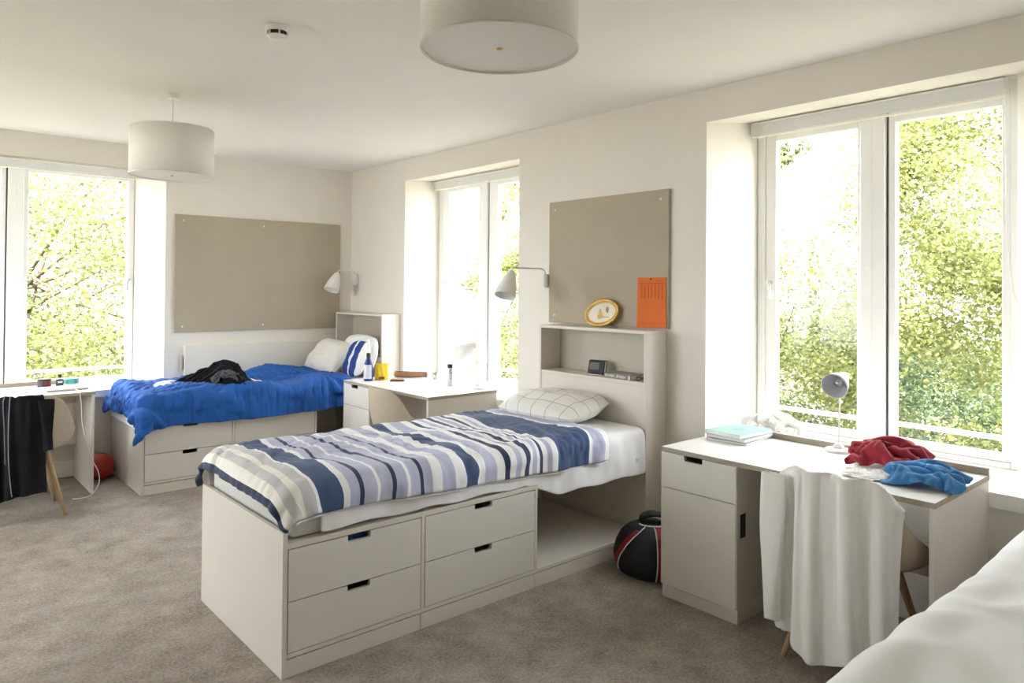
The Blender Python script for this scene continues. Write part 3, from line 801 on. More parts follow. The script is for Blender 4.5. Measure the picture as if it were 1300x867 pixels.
# shift the whole drape a little to the left of the chair's back
JK = thing('jacket', 'black zip jacket with grey piping hung over the back of the left chair', 'jacket', (.66, 5.53, .80))
cloth_obj(PJ, 'jacket_body', 'black', JK, th=.004, sub=1)
b = sleeve(0, 0, .80, .47, .052, 2.2)
for v in b.bm.verts: v.co = Vector((CH3[0]+.085+v.co.y*.9-.06*(v.co.z-.6), CH3[1]-.292+v.co.x, v.co.z))
b.build('sleeve', 'black', JK, smooth=True, mods=(SOL(.003), SUB(1)))
for ci in (20, 24, 37):
    b = B(); pts = []
    for j in range(16, 68):
        p = Vector(PJ[ci, j]); q = Vector(PJ[ci+1, j])-Vector(PJ[ci-1, j]); r_ = Vector(PJ[ci, min(j+1, 69)])-Vector(PJ[ci, j-1])
        nrm = q.cross(r_).normalized()
        if nrm.y > 0: nrm = -nrm
        pts.append(p+nrm*.006)
    b.tube(pts, .0028, seg=6); b.build('piping', 'piping', JK, smooth=True)

# ------------------------------------------------------------------ crumpled clothes
def crumple(name, label, cat, mat, c, rx, ry, h, seed, rot=0, ridge=.5, freq=3.0, prof=.55, parent=None, lean=(0, 0), outline=.22):
    """heap of cloth with sharp folds resting on z = c[2]"""
    nr, na = 34, 84; P = np.zeros((na, nr, 3))
    cr, sr = cos(rot), sin(rot)
    for i in range(na):
        a = 2*pi*i/na
        edge = 1+outline*mnoise.noise(Vector((cos(a)*1.6+seed, sin(a)*1.6, seed)))+outline*.5*mnoise.noise(Vector((cos(a)*4+seed, sin(a)*4, seed+9)))
        for j in range(nr):
            t = j/(nr-1)
            if t < .86: q = t/.86; low = 0
            else: q = 1-.10*(t-.86)/.14; low = 1
            x, y = cos(a)*q*edge, sin(a)*q*edge
            e = max(0, 1-(min(q, 1))**2.4)**prof
            v1 = mnoise.noise(Vector((x*freq*.55+seed*2, y*freq+.6*x, seed)))
            v2 = mnoise.noise(Vector((x*freq*1.3-y*freq*.6, y*freq*1.9+seed*3, seed+2)))
            fold = (1-2.2*abs(v1))*.6+(1-2.4*abs(v2))*.4
            z = h*(e*(.72+ridge*fold*.6)+(.13 if t < .86 else 0)+.05*v2)
            if low: z = h*.13*(1-(t-.86)/.14) if t < .999 else 0
            z = max(z, .0015)
            x += lean[0]*z/h*.5+.05*v2; y += lean[1]*z/h*.5+.05*v1
            X, Y = x*rx, y*ry
            P[i, j] = (c[0]+cr*X-sr*Y, c[1]+sr*X+cr*Y, c[2]+z)
    b = B(); b.grid(P, closeu=True)
    o = b.build(name, mat, parent, smooth=True, mods=(SUB(1),), doubles=True)
    if label: tag(o, label, cat)
    return o
ZD = .755
def heap(name, label, cat, mat, c, rx, ry, h, seed, rot=0, waves=3, cells=(46, 54), fold=1, steps=12, parent=None, th=.0035, asym=0):
    # a sheet gathered into folds and let slump on the surface z = c[2]
    n, m = cells; rng = np.random.default_rng(int(seed*10)); P = np.zeros((n, m, 3)); cr, sr = cos(rot), sin(rot)
    ph = rng.uniform(0, 6.3, 8)
    for i in range(n):
        for j in range(m):
            a, b_ = 2*i/(n-1)-1, 2*j/(m-1)-1
            wx = .35*sin(2.1*b_+ph[0])+.2*sin(4.3*a+ph[1]); wy = .35*sin(2.4*a+ph[2])+.2*sin(3.9*b_+ph[3])
            k1 = sin(waves*pi*(a+wx*.5)+ph[4]); k2 = sin((waves*.8)*pi*(b_+wy*.6)+ph[5]); k3 = sin(waves*1.9*(a*cos(ph[6])+b_*sin(ph[6]))*pi+ph[7])
            dome = max(0, 1-(a*a)*.9)**.7*max(0, 1-(b_*b_)*.9)**.7
            z = h*((.45+.5*(1-fold))*dome+fold*(.42*dome**.4*abs(k1)+.32*dome**.4*abs(k2)*.8)+.12*k3*dome**.5)+.010
            sq = 1-.22*(a*a*b_*b_)
            x = a*sq*(1+.16*wy)+.12*k2*.8; y = b_*sq*(1+.16*wx)+.12*k1*.8
            z += asym*h*dome*max(-.6, a)*.9
            X, Y = x*rx, y*ry; P[i, j] = (c[0]+cr*X-sr*Y, c[1]+sr*X+cr*Y, c[2]+max(.006, z))
    du_ = np.linalg.norm(np.diff(P, axis=0), axis=-1).mean()*1.02; dv_ = np.linalg.norm(np.diff(P, axis=1), axis=-1).mean()*1.02
    P = drape(P, du_, dv_, [sd_plane(c[2])], steps=steps, iters=5, thick=.005, bend=.35, mu=.98, damp=.9, gz=.0004, seed=int(seed*7), jitter=.001)
    o = cloth_obj(P, name, mat, parent, th=th, sub=1)
    if label: tag(o, label, cat)
    return o
heap('t_shirt', 'crumpled dark red t-shirt heaped on the right desk nearest the window', 't-shirt', 'red', (3.44, 1.325, ZD), .10, .165, .150, 1.7, rot=.25, waves=2.4, fold=.8)
heap('t_shirt', 'white t-shirt lying flat on the right desk beside the blue one', 't-shirt', 'shirt', (3.215, 1.325, ZD), .11, .085, .030, 4.2, waves=1.6)
heap('t_shirt', 'folded bright blue t-shirt on the right desk by its front corner', 't-shirt', 'tee', (3.255, 1.118, ZD), .120, .155, .105, 8.3, rot=.12, waves=1.9, fold=.7)
heap('plastic_bag', 'crumpled white bag on the window board behind the books', 'bag', 'shirt', (3.93, 2.17, SILL), .10, .16, .17, 3.3, waves=2)
# clothes lying on the blue duvet
def ztop(Pc, x, y):
    d = (Pc[..., 0]-x)**2+(Pc[..., 1]-y)**2
    k = np.argsort(d.ravel())[:12]; return float(Pc[..., 2].ravel()[k].max())
zj = ztop(D2, 2.03, 6.03)+.012
J2 = thing('jacket', 'black jacket thrown in a heap on the blue duvet', 'jacket', (2.03, 6.03, zj))
def mound(c, rx, ry, rot, prof, seed, n=70, m=40):
    P = np.zeros((n, m, 3)); xs, zs_ = zip(*prof); cr, sr = cos(rot), sin(rot)
    for i in range(n):
        for j in range(m):
            a, b_ = 2*i/(n-1)-1, 2*j/(m-1)-1
            zr = float(np.interp(a, xs, zs_)); bb = b_-.25*sin(a*2.2+seed)*(1-abs(b_))
            z = zr*max(0, 1-abs(bb)**1.25)*(1-.15*mnoise.noise(Vector((a*3, b_*2, seed))))
            wv = (1-.35*max(0, -a))*(1+.18*mnoise.noise(Vector((a*2.5, seed, 0))))
            X = a*rx*(1+.10*mnoise.noise(Vector((b_*3, seed, 2)))); Y = b_*ry*wv
            P[i, j] = (c[0]+cr*X-sr*Y, c[1]+sr*X+cr*Y, c[2]+.006+z)
    return P
PM = mound((2.03, 6.03, zj), .30, .125, -.62, [(-1, .0), (-.75, .035), (-.35, .085), (.0, .135), (.30, .185), (.62, .165), (.80, .13), (.93, .02), (1, 0)], 2.3)
PM = nfold(PM, .034, 4.5, 3.9, aniso=.3, w=.12); PM = nfold(PM, .014, 11, 1.4, aniso=.25, w=.12); PM[..., 2] = np.maximum(PM[..., 2], zj+.002)
cloth_obj(PM, 'jacket_body', 'black', J2, th=.005, sub=1)

zl = ztop(D2, 2.10, 5.865)+.006
lin = heap('lining', None, None, 'char', (2.105, 5.875, zl), .125, .055, .13, 6.6, rot=-.5, waves=1.3, parent=J2, th=.006, fold=.3); lin['label'] = 'charcoal lining'
zw = ztop(D2, 1.80, 6.22)+.012
W2 = thing('t_shirt', 'white printed t-shirt lying on the blue duvet left of the black jacket', 't-shirt', (1.80, 6.22, zw))
heap('t_shirt_body', None, None, 'shirt', (1.82, 6.20, zw), .19, .12, .075, 5.1, rot=-.2, waves=1.5, parent=W2)
b = B()
for k in range(9):
    if k in (4,): continue
    x = 1.70+k*.019; b.box(x, 6.085, zw+.020, x+.013, 6.088, zw+.020+.026*(1 if k % 2 else .8), 0)
b.build('print', 'dark', W2)
zx = ztop(D2, 2.30, 5.98)+.012
heap('t_shirt', 'white t-shirt poking out on the blue duvet right of the black jacket', 't-shirt', 'shirt', (2.33, 6.02, zx), .11, .07, .045, 7.5, waves=1.5)
# blue cloth seen through the notch of the top left drawer
crumple('t_shirt', 'blue cloth seen through the handle notch of the striped bed, top left drawer', 't-shirt', 'tee', (1.54, 2.790, .2990), .17, .034, .176, 9.2)

# ------------------------------------------------------------------ wall things
def pinboard(label, mp, u0, u1, z0, z1, caps):
    r = thing('pinboard', label, 'pinboard', mp((u0+u1)/2, 0, z0))
    b = B(); p, q = mp(u0, .0015, z0), mp(u1, .022, z1)
    b.box(min(p[0], q[0]), min(p[1], q[1]), z0, max(p[0], q[0]), max(p[1], q[1]), z1, .003, 2); b.build('panel', 'board', r)
    for u, z in caps:
        k = B(); k.lathe([(.0085, 0), (.0085, .002), (.005, .0045), (0, .005)], mp(u, .022, z), Vector(mp(u, 1, z))-Vector(mp(u, 0, z)), seg=14); k.build('screw_cap', 'screw', r, smooth=True)
    return r
pinboard('square taupe pinboard above the striped bed with the orange calendar', lambda u, d, z: (XW-d, u, z), 2.705, 3.762, 1.305, 2.175,
         [(2.765, 2.115), (3.70, 2.115), (3.70, 1.36)])
pinboard('wide taupe pinboard on the back wall above the blue bed', lambda u, d, z: (u, YB-d, z), 1.932, 3.535, 1.135, 2.182,
         [(2.0, 1.185), (2.73, 2.12), (2.73, 1.185), (2.0, 2.13)])
struct(B().box(2.02, YB-.045, .40, 3.46, YB, 1.01, .004).build('trim_5', 'wall'))
struct(B().box(1.995, YB-.03, .80, 2.012, YB, .93, .003).build('trim_6', 'niche'))

def wall_lamp(label, yb, zb, ya, reach, yaw):
    r = thing('wall_lamp', label, 'lamp', (XW, yb, zb), 'wall reading lamps')
    b = B(); b.cyl((XW-.034, yb, zb-.05), (XW-.034, yb, zb+.05), .026, seg=24); b.box(XW-.034, yb-.02, zb-.04, XW-.001, yb+.02, zb+.04, .004); b.build('bracket', 'metal', r)
    top = zb+.088
    e = Vector((XW-.04-reach, ya, top))
    a = B(); a.tube([(XW-.034, yb, zb+.05), (XW-.038, yb, zb+.065), (XW-.052, yb+(ya-yb)*.05, top-.006), (XW-.075, yb+(ya-yb)*.1, top), tuple(e+Vector((.012, 0, 0))), tuple(e), tuple(e+Vector((-.010, 0, -.012))), tuple(e+Vector((-.02, 0, -.035)))], .0062, seg=10); a.build('arm', 'metal', r, smooth=True)
    d = Vector((-.42, -.12, -.9)).normalized(); o = e+Vector((-.012, 0, -.022))
    s = B(); s.lathe([(.0, 0), (.014, .001), (.022, .008), (.034, .030), (.047, .062), (.058, .098), (.067, .138), (.073, .178), (.075, .195)], o, d, seg=36); s.build('lamp_shade', 'metal', r, smooth=True, mods=(SOL(.003, -1),))
    q = B(); q.lathe([(0, .12), (.018, .115), (.022, .09), (.012, .05), (.012, .02)], o, d, seg=20); q.build('bulb', 'plastic', r, smooth=True)
    return r
wall_lamp('white bell wall lamp beside the square pinboard, in front of the window', 3.790, 1.605, 3.79, .305, 0)
wall_lamp('white bell wall lamp above the far corner bed', 6.60, 1.625, 6.58, .185, 0)

# oval picture on the headboard top
zt = 1.297
pc = Vector((3.600, 3.205, zt+.094)); OV = thing('picture_frame', 'oval gilt-framed picture leaning against the square pinboard', 'picture', (3.59, 3.205, zt))
nrm = Vector((-1, -.10, .22)).normalized(); ux = nrm.cross(Vector((0, 0, 1))).normalized(); uz = ux.cross(nrm).normalized()
if uz.z < 0: uz = -uz
tilt = rd(-10)
ua = ux*cos(tilt)+uz*sin(tilt); ub = -ux*sin(tilt)+uz*cos(tilt)
oval = lambda a, rx, rz, d=0: pc+ua*cos(a)*rx+ub*sin(a)*rz+nrm*d
b = B(); b.tube([oval(2*pi*i/56, .128, .083) for i in range(56)], .0105, seg=12, closed=True); b.build('frame', 'gold', OV, smooth=True)
b = B(); b.tube([oval(2*pi*i/56, .115, .070, .004) for i in range(56)], .0045, seg=8, closed=True); b.build('inner_rim', 'ochre', OV, smooth=True)
b = B(); vs = [oval(2*pi*i/56, .120, .075, .001) for i in range(56)]+[oval(2*pi*i/56, .120, .075, -.008) for i in range(56)]
b._add(vs, [list(range(56)), list(range(56, 112))]+[[i, (i+1) % 56, 56+(i+1) % 56, 56+i] for i in range(56)]); b.build('print', 'ivory', OV)
b = B()
def blot(bb, cx, cz, pts):
    vs = [pc+ua*(cx+x)+ub*(cz+z)+nrm*.0016 for x, z in pts]; bb._add(vs, [list(range(len(vs)))])
blot(b, .012, -.005, [(-.022, -.032), (.018, -.034), (.026, -.012), (.012, .002), (.008, .026), (-.002, .04), (-.008, .018), (-.02, .0)])
b.build('figure', 'ochre', OV)
b = B(); blot(b, -.045, .012, [(-.006, -.02), (.004, -.018), (.014, .0), (.008, .022), (-.004, .026), (-.014, .008)]); blot(b, -.03, -.032, [(-.03, -.008), (.02, .002), (.02, .006), (-.026, -.003)])
b.build('sprig', 'olive', OV)

# calendar
CA = thing('calendar', 'orange hanging calendar at the lower right of the square pinboard', 'calendar', (XW-.024, 2.83, 1.31))
xs0 = XW-.0235
b = B(); b.prism([(2.714, 1.312), (2.945, 1.305), (2.938, 1.625), (2.719, 1.625)], xs0-.006, xs0-.0005, axis='x'); b.build('sheet', 'orange', CA)
b = B()
x1_, x0_ = xs0-.0062, xs0-.0074
b.box(x0_, 2.735, 1.585, x1_, 2.922, 1.5905, 0); b.box(x0_, 2.745, 1.600, x1_, 2.91, 1.6025, 0)
for k in range(7): b.box(x0_, 2.742+k*.027, 1.495, x1_, 2.7435+k*.027+.004, 1.578, 0)
b.box(x0_, 2.735, 1.337, x1_, 2.83, 1.3395, 0); b.box(x0_, 2.865, 1.335, x1_, 2.93, 1.3375, 0)
b.build('print', 'orangeink', CA)
b = B(); b.cyl((xs0-.006, 2.832, 1.614), (xs0-.012, 2.832, 1.614), .005, seg=12); b.build('pin', 'dark', CA)

# alarm clock, book, spectacles on the shelf
zs = .985
CL = thing('alarm_clock', 'small black digital clock with grey screen on the headboard shelf', 'clock', (3.56, 3.215, zs))
R = Matrix.Translation((3.56, 3.215, zs)) @ Matrix.Rotation(rd(14), 4, 'Z')
def tb(mat, name, parent, x0, y0, z0, x1, y1, z1, tilt=0, bev=.003, R=R):
    b = B(); b.box(x0, y0, z0, x1, y1, z1, bev)
    for v in b.bm.verts:
        if tilt: v.co.x += v.co.z*tilt
        v.co = R @ v.co
    return b.build(name, mat, parent)
tb('dark', 'case', CL, -.016, -.062, .006, .016, .062, .092, .28, .006); tb('silver', 'rim', CL, -.013, -.0665, .008, .015, -.0625, .090, .28, .001)
tb('screen', 'screen', CL, -.0175, -.022, .032, -.0165, .05, .078, .28, 0); tb('silver', 'foot', CL, -.035, -.055, 0, .05, .058, .0055, 0, .002)
BK = thing('book', 'thick grey book with printed spine lying on the headboard shelf', 'book', (3.545, 2.94, zs))
R2 = Matrix.Translation((3.545, 2.95, zs)) @ Matrix.Rotation(rd(-4), 4, 'Z')
tb('bookgrey', 'cover', BK, -.062, -.10, 0, .075, .13, .003, R=R2, bev=.0006); tb('bookgrey', 'cover', BK, -.062, -.10, .029, .075, .13, .032, R=R2, bev=.0006)
tb('bookgrey', 'spine', BK, -.065, -.10, 0, -.0615, .13, .032, R=R2, bev=.001); tb('pages', 'pages', BK, -.061, -.097, .0032, .07, .127, .0288, R=R2, bev=0)
b = B()
for k in range(11):
    if k in (5,): continue
    y = .118-k*.0165; hgt = .012 if k % 3 else .016
    b.box(-.0664, y-.011, .016-hgt/2, -.0652, y, .016+hgt/2, 0)
for v in b.bm.verts: v.co = R2 @ v.co
b.build('spine_lettering', 'pages', BK)
tb('paper', 'spine_sticker', BK, -.0668, -.096, .004, -.0652, -.082, .029, R=R2, bev=0)
GL = thing('spectacles', 'folded dark spectacles at the right end of the headboard shelf', 'spectacles', (3.52, 2.785, zs))
b = B()
for y in (2.772, 2.815): b.tube([(3.505+.004*sin(a), y+.019*cos(a), zs+.016+.014*sin(a)) for a in [2*pi*i/20 for i in range(20)]], .002, seg=6, closed=True)
b.tube([(3.505, 2.791, zs+.02), (3.505, 2.796, zs+.02)], .002, seg=6)
b.build('rims', 'dark', GL)
b = B(); b.tube([(3.51, 2.755, zs+.02), (3.60, 2.762, zs+.012), (3.615, 2.78, zs+.003)], .002, seg=6); b.tube([(3.51, 2.834, zs+.02), (3.575, 2.80, zs+.012), (3.60, 2.785, zs+.003)], .002, seg=6); b.build('temple', 'dark', GL)

# ------------------------------------------------------------------ ceiling things
def pendant(label, x, y, zb, rr, h, ceil=HC):
    r = thing('pendant_lamp', label, 'lamp', (x, y, ceil), 'drum pendants')
    b = B(); b.lathe([(.0, -.028), (.030, -.028), (.034, -.024), (.034, -.001)], (x, y, ceil), seg=28); b.build('ceiling_rose', 'plastic', r)
    b = B(); b.cyl((x, y, ceil-.028), (x, y, zb+h-.055), .0035, seg=8); b.build('cord', 'plastic', r)
    b = B(); b.lathe([(rr, 0), (rr, h)], (x, y, zb), seg=72); b.build('shade', 'shade', r, smooth=True, mods=(SOL(.004, -1),))
    b = B(); b.tube([(x+rr*cos(2*pi*i/64), y+rr*sin(2*pi*i/64), zb+.002) for i in range(64)], .0035, seg=6, closed=True); b.tube([(x+rr*cos(2*pi*i/64), y+rr*sin(2*pi*i/64), zb+h) for i in range(64)], .0035, seg=6, closed=True)
    for k in range(3): b.tube([(x, y, zb+h-.06), (x+(rr-.004)*cos(2.1*k), y+(rr-.004)*sin(2.1*k), zb+h-.005)], .002, seg=6)
    b.build('rim', 'diff', r, smooth=True)
    b = B(); b.lathe([(0, 0), (rr-.006, 0), (rr-.006, .004), (0, .004)], (x, y, zb+.006), seg=64); b.build('diffuser', 'diff', r)
    b = B(); b.lathe([(0, 0), (.008, .0005), (.009, .004)], (x, y, zb+.001), seg=16); b.build('finial', 'gold', r, smooth=True)
    b = B(); b.cyl((x, y, zb+h-.06), (x, y, zb+h-.12), .02, seg=16); b.lathe([(.012, 0), (.03, -.05), (.03, -.07), (0, -.1)], (x, y, zb+h-.12), seg=16); b.build('bulb', 'plastic', r, smooth=True)
    return r
pendant('white drum pendant hanging near the back wall, above the blue bed', 1.352, 4.785, 2.232, .243, .293)
pendant('white drum pendant at the top of the picture, nearest the camera', 1.362, 1.622, 2.252, .233, .293)
SD = thing('smoke_detector', 'white round smoke detector on the ceiling with dark slots', 'smoke detector', (1.352, 3.20, HC))
o_ = (1.352, 3.20, HC)
b = B(); b.lathe([(.055, -.001), (.055, -.020), (.050, -.026), (.046, -.026)], o_, seg=40); b.build('base', 'plastic', SD, smooth=False)
b = B(); b.lathe([(.041, -.020), (.041, -.043)], o_, seg=40); b.build('sensor_chamber', 'dark', SD)
b = B(); b.lathe([(.047, -.043), (.047, -.046), (.036, -.056), (.018, -.062), (0, -.063)], o_, seg=40)
for k in range(6): a = k*pi/3+.3; b.tube([(o_[0]+.045*cos(a), o_[1]+.045*sin(a), HC-.024), (o_[0]+.045*cos(a), o_[1]+.045*sin(a), HC-.045)], .004, seg=6)
b.build('cap', 'plastic', SD, smooth=False)

# ------------------------------------------------------------------ desk lamps
def desk_lamp(label, base, pts, shade_dir, rs=.064, ls=.13):
    r = thing('desk_lamp', label, 'lamp', base, 'white desk lamps'); bx, by, bz = base
    b = B(); b.lathe([(0, 0), (.062, 0), (.064, .004), (.062, .013), (.05, .017), (0, .018)], base, seg=40); b.build('base', 'metal', r, smooth=False)
    b = B(); b.lathe([(.026, .0), (.024, .012), (.014, .022), (.0, .026)], (pts[0][0], pts[0][1], bz+.017), seg=24); b.build('pivot', 'metal', r, smooth=True)
    for i in range(len(pts)-1):
        b = B(); b.cyl(pts[i], pts[i+1], .0042, seg=10); b.build('arm', 'metal' if i == 0 else 'chrome', r)
    for p in pts[1:]:
        b = B(); b.cyl(Vector(p)-Vector((.012, 0, 0)), Vector(p)+Vector((.012, 0, 0)), .008, seg=14); b.build('knuckle', 'chrome', r)
    d = Vector(shade_dir).normalized(); o = Vector(pts[-1])+d*.005
    s = B(); s.lathe([(0, -.035), (.020, -.035), (.024, -.028), (.024, .0), (.034, .012), (.048, .04), (.058, .07), (rs, ls-.03)], o, d, seg=40); so = s.build('lamp_shade', 'metal', r, smooth=True, mods=(SOL(.002, -1),))
    s = B(); s.lathe([(.022, .0), (.032, .014), (.046, .042), (.056, .072), (rs-.003, ls-.034)], o-d*.0, d, seg=40); ii = s.build('inner_face', 'grey', so, smooth=True); ii['label'] = 'grey inside of the shade'
    q = B(); q.lathe([(.012, .0), (.012, .02), (.022, .045), (.018, .062), (0, .068)], o, d, seg=18); q.build('bulb', 'chrome', so, smooth=True)
    return r
desk_lamp('white desk lamp on the right desk, its grey-lined head facing the camera', (3.575, 1.620, ZD), [(3.575, 1.620, ZD+.03), (3.572, 1.612, 1.00), (3.585, 1.604, 1.118)], (-.80, -.02, -.26))
desk_lamp('white desk lamp with bent arm on the middle desk beside the window', (3.565, 4.455, ZD), [(3.565, 4.475, ZD+.03), (3.565, 4.385, .972), (3.565, 4.505, 1.060), (3.565, 4.535, 1.095)], (-.25, 1.0, -.62), rs=.075, ls=.165)

# ------------------------------------------------------------------ right desk: books
def book(label, mat, cx, cy, z, lx, ly, h, rot, pages='paper', emblem=False, name='book'):
    r = thing(name, label, 'book', (cx, cy, z), 'books stacked on the right desk')
    R = Matrix.Translation((cx, cy, z)) @ Matrix.Rotation(rot, 4, 'Z')
    tb(mat, 'cover', r, -lx/2, -ly/2, 0, lx/2, ly/2, .0012, R=R, bev=0); tb(mat, 'cover', r, -lx/2, -ly/2, h-.0012, lx/2, ly/2, h, R=R, bev=0)
    tb(pages, 'pages', r, -lx/2+.003, -ly/2+.002, .0013, lx/2-.002, ly/2-.004, h-.0013, R=R, bev=0)
    tb(mat, 'spine', r, -lx/2+.001, ly/2-.003, .0013, lx/2-.001, ly/2, h-.0013, R=R, bev=0)
    if emblem:
        b = B(); b.lathe([(0, 0), (.036, 0), (.036, .0006), (0, .0006)], (0, 0, h), seg=32)
        for v in b.bm.verts: v.co = R @ v.co
        b.build('emblem', 'mintdark', r)
    return r
book('thin grey magazine at the bottom of the stack on the right desk', 'greycover', 3.462, 2.098, ZD, .30, .225, .012, rd(5))
book('grey-covered book in the middle of the stack on the right desk', 'greycover', 3.468, 2.098, ZD+.0125, .295, .22, .017, rd(1))
book('pale mint book with round emblem on top of the stack on the right desk', 'mint', 3.462, 2.103, ZD+.030, .29, .215, .020, rd(-3), emblem=True)

# ------------------------------------------------------------------ middle desk things
SB = thing('spray_bottle', 'dark blue spray bottle with pale label on the middle desk', 'bottle', (3.112, 5.40, ZD))
b = B(); b.lathe([(0, 0), (.034, 0), (.038, .006), (.038, .11), (.034, .145), (.022, .178), (.017, .19), (.015, .205)], (3.112, 5.40, ZD), seg=28); b.build('body', 'spray', SB, smooth=True)
b = B(); b.lathe([(.0385, .02), (.0387, .11), (.0355, .137)], (3.112, 5.40, ZD), seg=28)
fs = [f for f in b.bm.faces if f.calc_center_median().x-3.112 > .006 or f.calc_center_median().y-5.40 > .02]; bmesh.ops.delete(b.bm, geom=fs, context='FACES')
b.build('label_band', 'label', SB, smooth=True)
b = B(); b.lathe([(.0175, .200), (.0175, .228), (.013, .236), (0, .237)], (3.112, 5.40, ZD), seg=20); b.build('collar', 'dark', SB)
b = B(); b.lathe([(.0170, .2375), (.0150, .28), (.009, .335), (.004, .352), (0, .353)], (3.112, 5.40, ZD), seg=20); b.build('cap', 'plastic', SB, smooth=True)
YP = thing('snack_packet', 'yellow snack packet standing on the middle desk beside the blue bottle', 'packet', (3.225, 5.375, ZD))
def packet(cx, cy, w_, h_, d_, rz):
    n, m = 20, 20; Ps = []
    for sg in (1, -1):
        P = np.zeros((n, m, 3))
        for i in range(n):
            for j in range(m):
                a, b_ = 2*i/(n-1)-1, j/(m-1)
                e = max(0, 1-a*a)**.6*(sin(pi*min(1, b_*.93+.07)))**.5 if b_ < .99 else 0
                y = sg*d_/2*e*(1-.3*b_)+.004*sin(a*9+b_*5)*e
                x = a*w_/2*(1-.05*sin(pi*b_)); z = b_*h_+(.004*sin(a*14) if j == m-1 else 0)
                P[i, j] = (cx+cos(rz)*x-sin(rz)*y, cy+sin(rz)*x+cos(rz)*y, ZD+z)
        Ps.append(P)
    b = B(); b.grid(Ps[0]); b.grid(Ps[1]); return b
packet(3.225, 5.375, .115, .142, .055, rd(-35)).build('bag', 'yellow', YP, smooth=True, mods=(SUB(1),))
b = B(); b.box(-.02, -.0285, .012, .03, -.026, .030, 0)
Rr = Matrix.Translation((3.225, 5.375, ZD)) @ Matrix.Rotation(rd(-35), 4, 'Z')
for v in b.bm.verts: v.co = Rr @ v.co
b.build('print', 'maroon', YP)
WL = thing('wallet', 'dark brown wallet lying on the middle desk before the pencil case', 'wallet', (3.30, 5.23, ZD))
Rw = Matrix.Translation((3.30, 5.24, ZD)) @ Matrix.Rotation(rd(-38), 4, 'Z')
tb('darkbrown', 'lower_flap', WL, -.06, -.045, 0, .06, .045, .008, R=Rw, bev=.003); tb('brown', 'upper_flap', WL, -.055, -.043, .0085, .058, .043, .017, R=Rw, bev=.003)
PC = thing('pencil_case', 'long tan leather pencil case on the back of the middle desk', 'pencil case', (3.50, 5.34, ZD))
pa, pb = Vector((3.425, 5.475, ZD+.026)), Vector((3.595, 5.245, ZD+.030))
dv_ = (pb-pa).normalized(); side = dv_.cross(Vector((0, 0, 1)))
P = np.zeros((20, 14, 3))
for q in range(20):
    a = 2*pi*q/20
    for i in range(14):
        t = i/13; k = .85+.15*sin(pi*t)
        P[q, i] = pa+(pb-pa)*t+side*(.032*cos(a)*k)+Vector((0, 0, 1))*(.0255*max(-1, min(1, 1.15*sin(a)))*k)
b = B(); b.grid(P, closeu=True); b._add([P[q, 0] for q in range(20)], [list(range(20))]); b._add([P[q, 13] for q in range(20)], [list(range(20))]); b.build('pouch', 'brown', PC, smooth=True)
b = B(); b.tube([pa+Vector((0, 0, .0262)), pb+Vector((0, 0, .0262))], .0025, seg=6); b.build('zip', 'darkbrown', PC)
b = B(); b.cyl(pb+dv_*.001, pb+dv_*.006, .026, seg=20); b.build('end_cap', 'darkbrown', PC)
CP = thing('glass_tumbler', 'small silver tumbler behind the right end of the pencil case', 'tumbler', (3.63, 5.13, ZD))
b = B(); b.lathe([(0, .001), (.022, .001), (.026, .055)], (3.63, 5.145, ZD), seg=24); b.build('cup', 'silver', CP, smooth=True, mods=(SOL(.002, 1),))
b = B(); b.tube([(3.63+.02, 5.145-.02, ZD+.048), (3.63+.034, 5.145-.03, ZD+.04), (3.63+.03, 5.145-.028, ZD+.016), (3.63+.017, 5.145-.016, ZD+.012)], .003, seg=8); b.build('handle', 'silver', CP, smooth=True)
DC = thing('spray_can', 'slim silver spray can with black cap on the middle desk', 'can', (3.47, 4.72, ZD))
o_ = (3.47, 4.72, ZD)
b = B(); b.lathe([(0, 0), (.024, 0), (.0255, .003), (.0255, .135), (.022, .143), (.020, .146)], o_, seg=32); b.build('body', 'can', DC, smooth=True)
b = B(); b.lathe([(.0215, .146), (.0225, .15), (.0225, .172), (.02, .176), (0, .177)], o_, seg=28); b.build('cap', 'dark', DC, smooth=True)
b = B()
th0 = math.atan2(-4.72, -3.47)+.35
ring = [(o_[0]+.026*cos(th0+.5*cos(a)), o_[1]+.026*sin(th0+.5*cos(a)), ZD+.118+.012*sin(a)) for a in [pi*.35+i*pi*1.35/16 for i in range(17)]]
b.tube(ring, .0026, seg=6)
b.cyl((o_[0]+.0245*cos(th0), o_[1]+.0245*sin(th0), ZD+.06), (o_[0]+.0262*cos(th0), o_[1]+.0262*sin(th0), ZD+.06), .004, seg=12)
b.build('logo', 'dark', DC)

